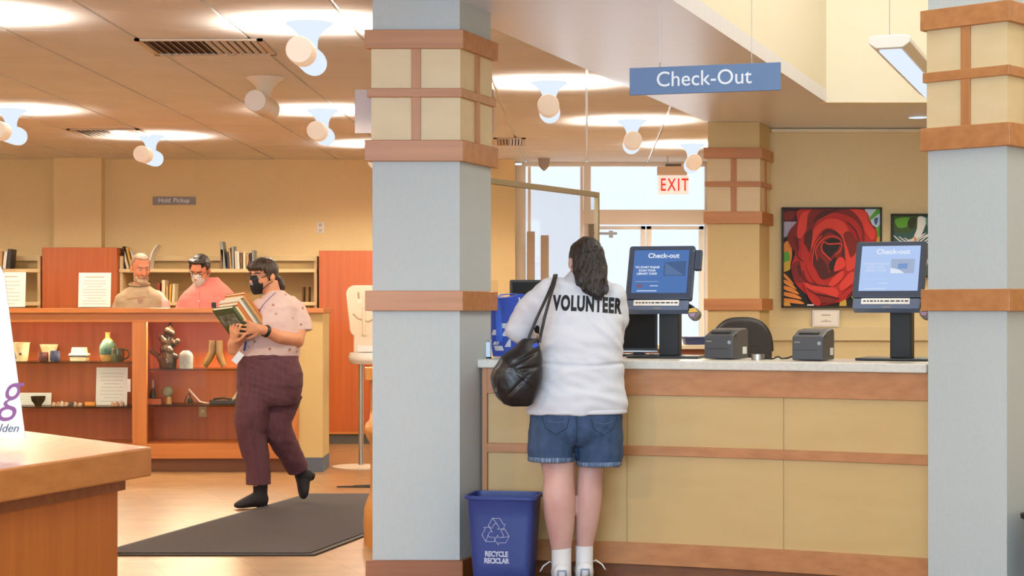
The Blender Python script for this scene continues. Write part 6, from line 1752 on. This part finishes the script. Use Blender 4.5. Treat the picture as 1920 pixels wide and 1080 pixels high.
# black ankle boots
M_boot = mat('black_suede', '#17131a', 0.7, bump=0.1)
def boot(ankle, toe_dir, leg_dir, up_, nm='ankle_boot', ln=0.165):
    a = Vector(ankle); u = Vector(up_).normalized(); n_ = Vector(toe_dir); n_ = (n_ - u * n_.dot(u)).normalized(); lg = Vector(leg_dir).normalized()
    bb_ = MB()
    s0 = a - u * 0.078
    bb_.tube([a + lg * 0.085, a + lg * 0.03, a, a - u * 0.035], [0.050, 0.047, 0.047, 0.046], n=18, ball=True)
    bb_.tube([s0 - n_ * 0.048 + u * 0.045, s0 - n_ * 0.03 + u * 0.048, s0 + n_ * 0.02 + u * 0.056, s0 + n_ * ln * 0.42 + u * 0.046, s0 + n_ * ln * 0.72 + u * 0.034, s0 + n_ * ln * 0.95 + u * 0.026, s0 + n_ * (ln + 0.012) + u * 0.022], [(0.026, 0.03), (0.040, 0.042), (0.043, 0.052), (0.044, 0.042), (0.046, 0.032), (0.036, 0.022), (0.016, 0.012)], n=20, up=u, sm=3)
    o = link_mesh(nm, organic(bb_, 0.006, 4), M_boot, wk, smooth=True)
    h_ = s0 - n_ * 0.018
    MB().tube([h_ + u * 0.02, h_ - u * 0.012], [0.034, 0.030], n=16).build('heel', M_boot, o, smooth='auto')
    return o
boot(W(489, 929, -0.02), (-0.88, -0.47, 0), (0, 0, 1), (0, 0, 1))
boot(W(558, 897, 0.205), (-0.18, -0.30, -0.93), (-0.16, -0.25, 0.9), (-0.72, -0.62, 0.33), ln=0.135)
# lanyard with badge, wristband
MB().tube([on_surf(bt, wx(px), wz(py), WD - 0.6, 0.004) for px, py in ((519, 549), (508, 560), (498, 572), (490, 588))], [(0.0045, 0.0015)] * 4, n=8).build('lanyard', mat('violet_lanyard', '#5a55a8', 0.6), wk, smooth=True)
ln2 = [on_surf(bt, wx(px), wz(py), WD - 0.6, 0.006) for px, py in ((466, 640), (465, 650), (463, 657))]
MB().tube(ln2, [(0.007, 0.002)] * 3, n=8).build('lanyard_end', mat('blue_lanyard', '#4058b0', 0.6), wk, smooth=True)
MB().cbox(W(455, 669, -0.205), (0.045, 0.004, 0.078), Euler((0, R(38), 0)).to_matrix()).build('name_badge', mat('badge_white', '#d6dde6', 0.4), wk, bevel=0.002)
dwr = (SA[3] - SA[4]).normalized()
MB().tube([SA[4] + dwr * 0.028, SA[4] + dwr * 0.05], 0.0405, n=20).build('wristband', M_black, wk, smooth='auto', bevel=0.003)

# the stack of books she holds
Tn = Vector((-0.30, -0.66, -0.69)).normalized()                  # from her chest outwards through the stack
Ln = Vector((0.44, 0.62, -0.65)); Ln = (Ln - Tn * Ln.dot(Tn)).normalized()     # down the covers
Wn = Tn.cross(Ln).normalized()
if Wn.x < 0: Wn = -Wn
held = [('orange', 0.020, 0.250, 0.165, 'orange red book nearest the chest in the stack the walking woman holds'),
        ('tan', 0.030, 0.245, 0.165, 'tan hardback second from the chest in the held stack'),
        ('grey', 0.020, 0.235, 0.160, 'grey book in the upper half of the held stack'),
        ('white', 0.024, 0.235, 0.165, 'white jacketed book in the middle of the held stack'),
        ('orange', 0.030, 0.225, 0.160, 'thick orange book below the white one in the held stack'),
        ('cream', 0.022, 0.225, 0.160, 'cream book just under the green one of the held stack'),
        ('green', 0.026, 0.225, 0.165, 'dark green book with a picture cover, outermost of the held stack')]
p = W(452, 550, -0.235)
acc = 0.0
for i, (c, th, hh, ww, lab) in enumerate(held):
    org = p + Tn * acc + Ln * (0.012 * (i % 3) - 0.004 * i)
    t = thing('book', lab, 'book', tuple(org), 0, 'books held by the walking woman', local=True)
    Mb = Matrix((Wn, Ln, Tn)).transposed().to_4x4()
    mb = lambda q: q.xf(Mb)
    e = 0.003
    mb(MB().box(-ww / 2, ww / 2, 0, hh, 0, e).box(-ww / 2, ww / 2, 0, hh, th - e, th).box(ww / 2 - e, ww / 2, 0, hh, 0, th)).build('cover', mat('book_' + c, BOOKC[c], 0.5), t)
    mb(MB().box(-ww / 2 + 0.004, ww / 2 - e, 0.004, hh - 0.004, e, th - e)).build('pages', M_page, t)
    if c == 'green':
        mb(MB().box(-ww * 0.42, ww * 0.40, hh * 0.22, hh * 0.62, th, th + 0.0008)).build('cover_picture', mat('cover_photo', '#8b8f84', 0.5, color2='#4a5240', scale=(30, 30, 30)), t, label='grey green cover picture')
        mb(MB().box(-ww * 0.40, ww * 0.30, hh * 0.70, hh * 0.88, th, th + 0.0008)).build('cover_band', mat('cover_leaf', '#3f5a30', 0.5, color2='#222f1c', scale=(40, 40, 40)), t)
    acc += th + 0.001

# ================================================================== the two men behind the display case
def man(label, mx, top, d, yaw, pitch, skin, hs, headpx, rows, arms, shirt_mat, roll=0.0, fold=0.006):
    k = d / F
    def X(px): return PX(px, d)
    def Z(py): return PZ(py, d)
    t = thing('person', label, 'person', (X(mx), d, 0))
    b = MB()
    hc_ = Vector((X(headpx[0]), d + headpx[2], Z(headpx[1])))
    x0 = X(mx)
    for sg in (-1, 1):
        b.tube([(x0 + sg * 0.10, d, 0.95), (x0 + sg * 0.10, d, 0.5), (x0 + sg * 0.10, d, 0.09)], [0.095, 0.065, 0.045], n=14, ball=True)
        b.tube([(x0 + sg * 0.10, d + 0.02, 0.05), (x0 + sg * 0.11, d - 0.14, 0.04)], [0.04, 0.035], n=12, ball=True)
    b.rings([(x0, d, z, rx, ry) for z, rx, ry in ((0.82, 0.15, 0.11), (0.95, 0.17, 0.12), (1.1, 0.16, 0.11), (1.3, 0.17, 0.115), (Z(rows[-3][0]) - 0.03, 0.16, 0.09))])
    b.tube([(x0, d + 0.01, Z(rows[-1][0]) - 0.08), (hc_.x * 0.5 + x0 * 0.5, d + 0.0, hc_.z - 0.13), (hc_.x, hc_.y + 0.015, hc_.z - 0.05)], [0.075, 0.060, 0.056], n=16, ball=True)
    M = head(b, hc_, yaw, pitch, roll, hs)
    for A in arms:
        P_ = [Vector((X(q[0]), d + q[2], Z(q[1]))) for q in A]
        b.tube(P_, [0.055, 0.048, 0.042, 0.03][:len(P_)], n=14, ball=True)
        hand(b, P_[-1], (P_[-1] - P_[-2]), (0, 0, -1), 1 if P_[0].x < x0 else -1, 0.5)
    link_mesh('body', organic(b, 0.0062, 3), skin, t, smooth=True)
    s = MB()
    s.rings([(x0, d, 0.88, 0.20, 0.14), (x0, d, 1.05, 0.20, 0.14)] + [((X(l) + X(r)) / 2, d, Z(y), (X(r) - X(l)) / 2, ry) for y, l, r, ry in rows], n=40, power=2.2)
    for A in arms:
        P_ = [Vector((X(q[0]), d + q[2], Z(q[1]))) for q in A]
        s.tube(P_, [0.056, 0.060, 0.056, 0.044][:len(P_)], n=18, ball=True)
    me = organic(s, 0.007, 5, cloth_folds(fold, 9, 7, 11, mx))
    sh = link_mesh('shirt', me, shirt_mat, t, smooth=True)
    tr = MB()
    tr.rings([(x0, d, z, rx, ry) for z, rx, ry in ((0.80, 0.18, 0.13), (0.92, 0.195, 0.14), (1.0, 0.19, 0.135))])
    for sg in (-1, 1): tr.tube([(x0 + sg * 0.10, d, 0.9), (x0 + sg * 0.10, d, 0.5), (x0 + sg * 0.10, d, 0.1)], [0.11, 0.085, 0.075], n=18)
    link_mesh('trousers', organic(tr, 0.01, 4), mat('dark_trousers', '#33353d', 0.8), t, smooth=True)
    for sg in (-1, 1):
        MB().rings([(x0 + sg * 0.105, d - 0.07, 0.0, 0.05, 0.14), (x0 + sg * 0.105, d - 0.07, 0.05, 0.052, 0.142), (x0 + sg * 0.105, d - 0.05, 0.1, 0.04, 0.09)], n=24).build('shoe', M_blackm, t, smooth='auto')
    return t, M, bvh_of(me), sh

d1m = 14.95
M_sage = mat('grey_tee', '#b5a182', 0.85, color2='#ab9778', scale=(18, 18, 18), bump=0.15)
t, M1, b1, sh1 = man('older man with grey hair and white beard in beige shirt behind the case', 262, 470, d1m, R(30), R(16), M_skinred, 1.0, (265, 502, -0.03),
    [(600, 222, 304, 0.15), (580, 217, 306, 0.15), (566, 215, 307, 0.14), (553, 222, 302, 0.12), (543, 234, 292, 0.095), (536, 246, 281, 0.07), (531, 252, 276, 0.058)],
    [[(228, 562, 0.0), (219, 590, -0.02), (222, 625, -0.1), (240, 622, -0.16)], [(297, 562, 0.02), (306, 588, 0.0), (306, 622, -0.08), (288, 625, -0.15)]], M_sage)
face_parts(t, M1, lips=True, brow=M_hairgry)
cap = hair_cap(M1, lambda p: p.z > -0.03 and not (p.y < -0.02 and p.z < 0.082) and not (p.y < 0.02 and p.z < 0.01), 1.03, wob=0.002)
cap.build('hair', M_hairgry, t, smooth=True)
br = MB().sphere((0, -0.075, -0.105), (0.045, 0.036, 0.035)).sphere((0.045, -0.04, -0.085), (0.02, 0.035, 0.035)).sphere((-0.045, -0.04, -0.085), (0.02, 0.035, 0.035)).tube([(-0.03, -0.098, -0.062), (0, -0.110, -0.052), (0.03, -0.098, -0.062)], [0.007, 0.009, 0.007], n=10, ball=True)
br.xf(M1)
link_mesh('beard', organic(br, 0.005, 3, lambda co: 0.003 * noise.noise(co * 90)), M_beard, t, smooth=True)
# faint chest print and a pale sleeve at the right
pr = draped(b1, [(PX(252, d1m), PZ(560, d1m)), (PX(288, d1m), PZ(556, d1m)), (PX(288, d1m), PZ(559, d1m)), (PX(252, d1m), PZ(563, d1m))], d1m - 0.6, 6, 0.002)
pr.build('chest_print', mat('faded_print', '#9a8268', 0.8), sh1)
pr = draped(b1, [(PX(272, d1m), PZ(562, d1m)), (PX(282, d1m), PZ(561, d1m)), (PX(281, d1m), PZ(569, d1m)), (PX(274, d1m), PZ(570, d1m))], d1m - 0.6, 5, 0.002)
pr.build('chest_print', mat('faded_print2', '#94796a', 0.8), sh1)
slv = MB().tube([(PX(293, d1m), d1m + 0.03, PZ(556, d1m)), (PX(302, d1m), d1m + 0.02, PZ(570, d1m)), (PX(307, d1m), d1m + 0.01, PZ(592, d1m))], [0.056, 0.068, 0.068], n=20, ball=True)
link_mesh('pale_sleeve', organic(slv, 0.007, 3), mat('pale_pink_cotton', '#dcb9a8', 0.85), t, smooth=True)
# collar ring
MB().tube([(PX(262, d1m) + 0.085 * math.cos(w), d1m - 0.012 + 0.075 * math.sin(w), PZ(533, d1m) - 0.012 * math.sin(-w)) for w in [2 * PI * i / 24 for i in range(25)]], 0.008, n=8).build('neckband', M_sage, sh1, smooth=True)

d2m = 14.9
M_pink = mat('pink_striped_shirt', '#dd6d63', 0.75, color2='#e8948a', scale=(90, 4, 4), kind='wave', lo=0.35, hi=0.65)
t, M2, b2, sh2 = man('dark haired man in pale mask and pink striped shirt looking down behind the case', 384, 472, d2m, R(-12), R(30), M_skinred, 1.02, (378, 506, -0.09),
    [(600, 334, 440, 0.16), (580, 334, 441, 0.16), (562, 336, 442, 0.15), (549, 344, 438, 0.135), (538, 355, 428, 0.11), (528, 366, 416, 0.085), (520, 373, 409, 0.066)],
    [[(348, 562, 0.0), (338, 590, -0.02), (342, 625, -0.12), (362, 620, -0.17)], [(431, 560, 0.02), (440, 588, 0.0), (436, 622, -0.1), (414, 622, -0.16)]], M_pink, roll=R(4))
face_parts(t, M2, lips=False)
cap = hair_cap(M2, lambda p: p.z > -0.045 and not (p.y < -0.03 and abs(p.x) < 0.05 and p.z < 0.105) and not (p.y < -0.028 and p.z < 0.05) and not (p.y < 0.0 and p.z < 0.01), 1.10)
hr = MB().add(cap.v, cap.f)
tf = MB()
for i in range(7):
    u = -1 + 2 * i / 6
    tf.sphere((0.056 * u, -0.03 - 0.03 * (1 - abs(u)), 0.092 + 0.012 * (1 - abs(u))), (0.024, 0.03, 0.018), n=12)
tf.xf(M2); hr.add(tf.v, tf.f)
link_mesh('hair', organic(hr, 0.006, 2, lambda co: 0.003 * noise.noise(co * 70)), M_hairblk, t, smooth=True)
mask(M2, mat('pale_blue_mask', '#c9d0cc', 0.7), t)
glasses(M2, M_black, t)
# shirt collar, placket and a button
for sg in (-1, 1):
    q = [(0.008 * sg, -0.100, -0.020), (0.060 * sg, -0.078, -0.045), (0.082 * sg, -0.03, 0.018), (0.072 * sg, -0.02, 0.038), (0.03 * sg, -0.082, 0.015)]
    c0_ = Vector((PX(388, d2m), d2m + 0.005, PZ(531, d2m)))
    MB().add([c0_ + Vector(v) for v in q], [(0, 1, 2, 3, 4)]).build('collar', M_pink, sh2).modifiers.new('thickness', 'SOLIDIFY').thickness = 0.005
seam_pts = [(386, 540), (386, 555), (386, 570), (386, 585)]
MB().tube([on_surf(b2, PX(a, d2m), PZ(c, d2m), d2m - 0.6, 0.001) for a, c in seam_pts], 0.0025, n=6).build('placket', mat('pink_placket', '#cf6058', 0.75), sh2, smooth=True)
q = on_surf(b2, PX(385, d2m), PZ(565, d2m), d2m - 0.6, 0.002)
MB().sphere(q, (0.006, 0.003, 0.006), n=10).build('button', M_white, sh2, smooth=True)
# dark gadget he stands beside on the case top
gb = PZ(577.5, 14.06) + 0.001
solid('small_gadget', MB().rings([(PX(401, 14.2), 14.2, gb, 0.018, 0.012), (PX(401, 14.2), 14.2, gb + 0.035, 0.02, 0.013), (PX(401, 14.2), 14.2, gb + 0.045, 0.016, 0.01)], n=20, power=3), M_black, 'small black gadget on the case top in front of the pink shirt', 'gadget', smooth='auto')
bpy.context.view_layer.update()
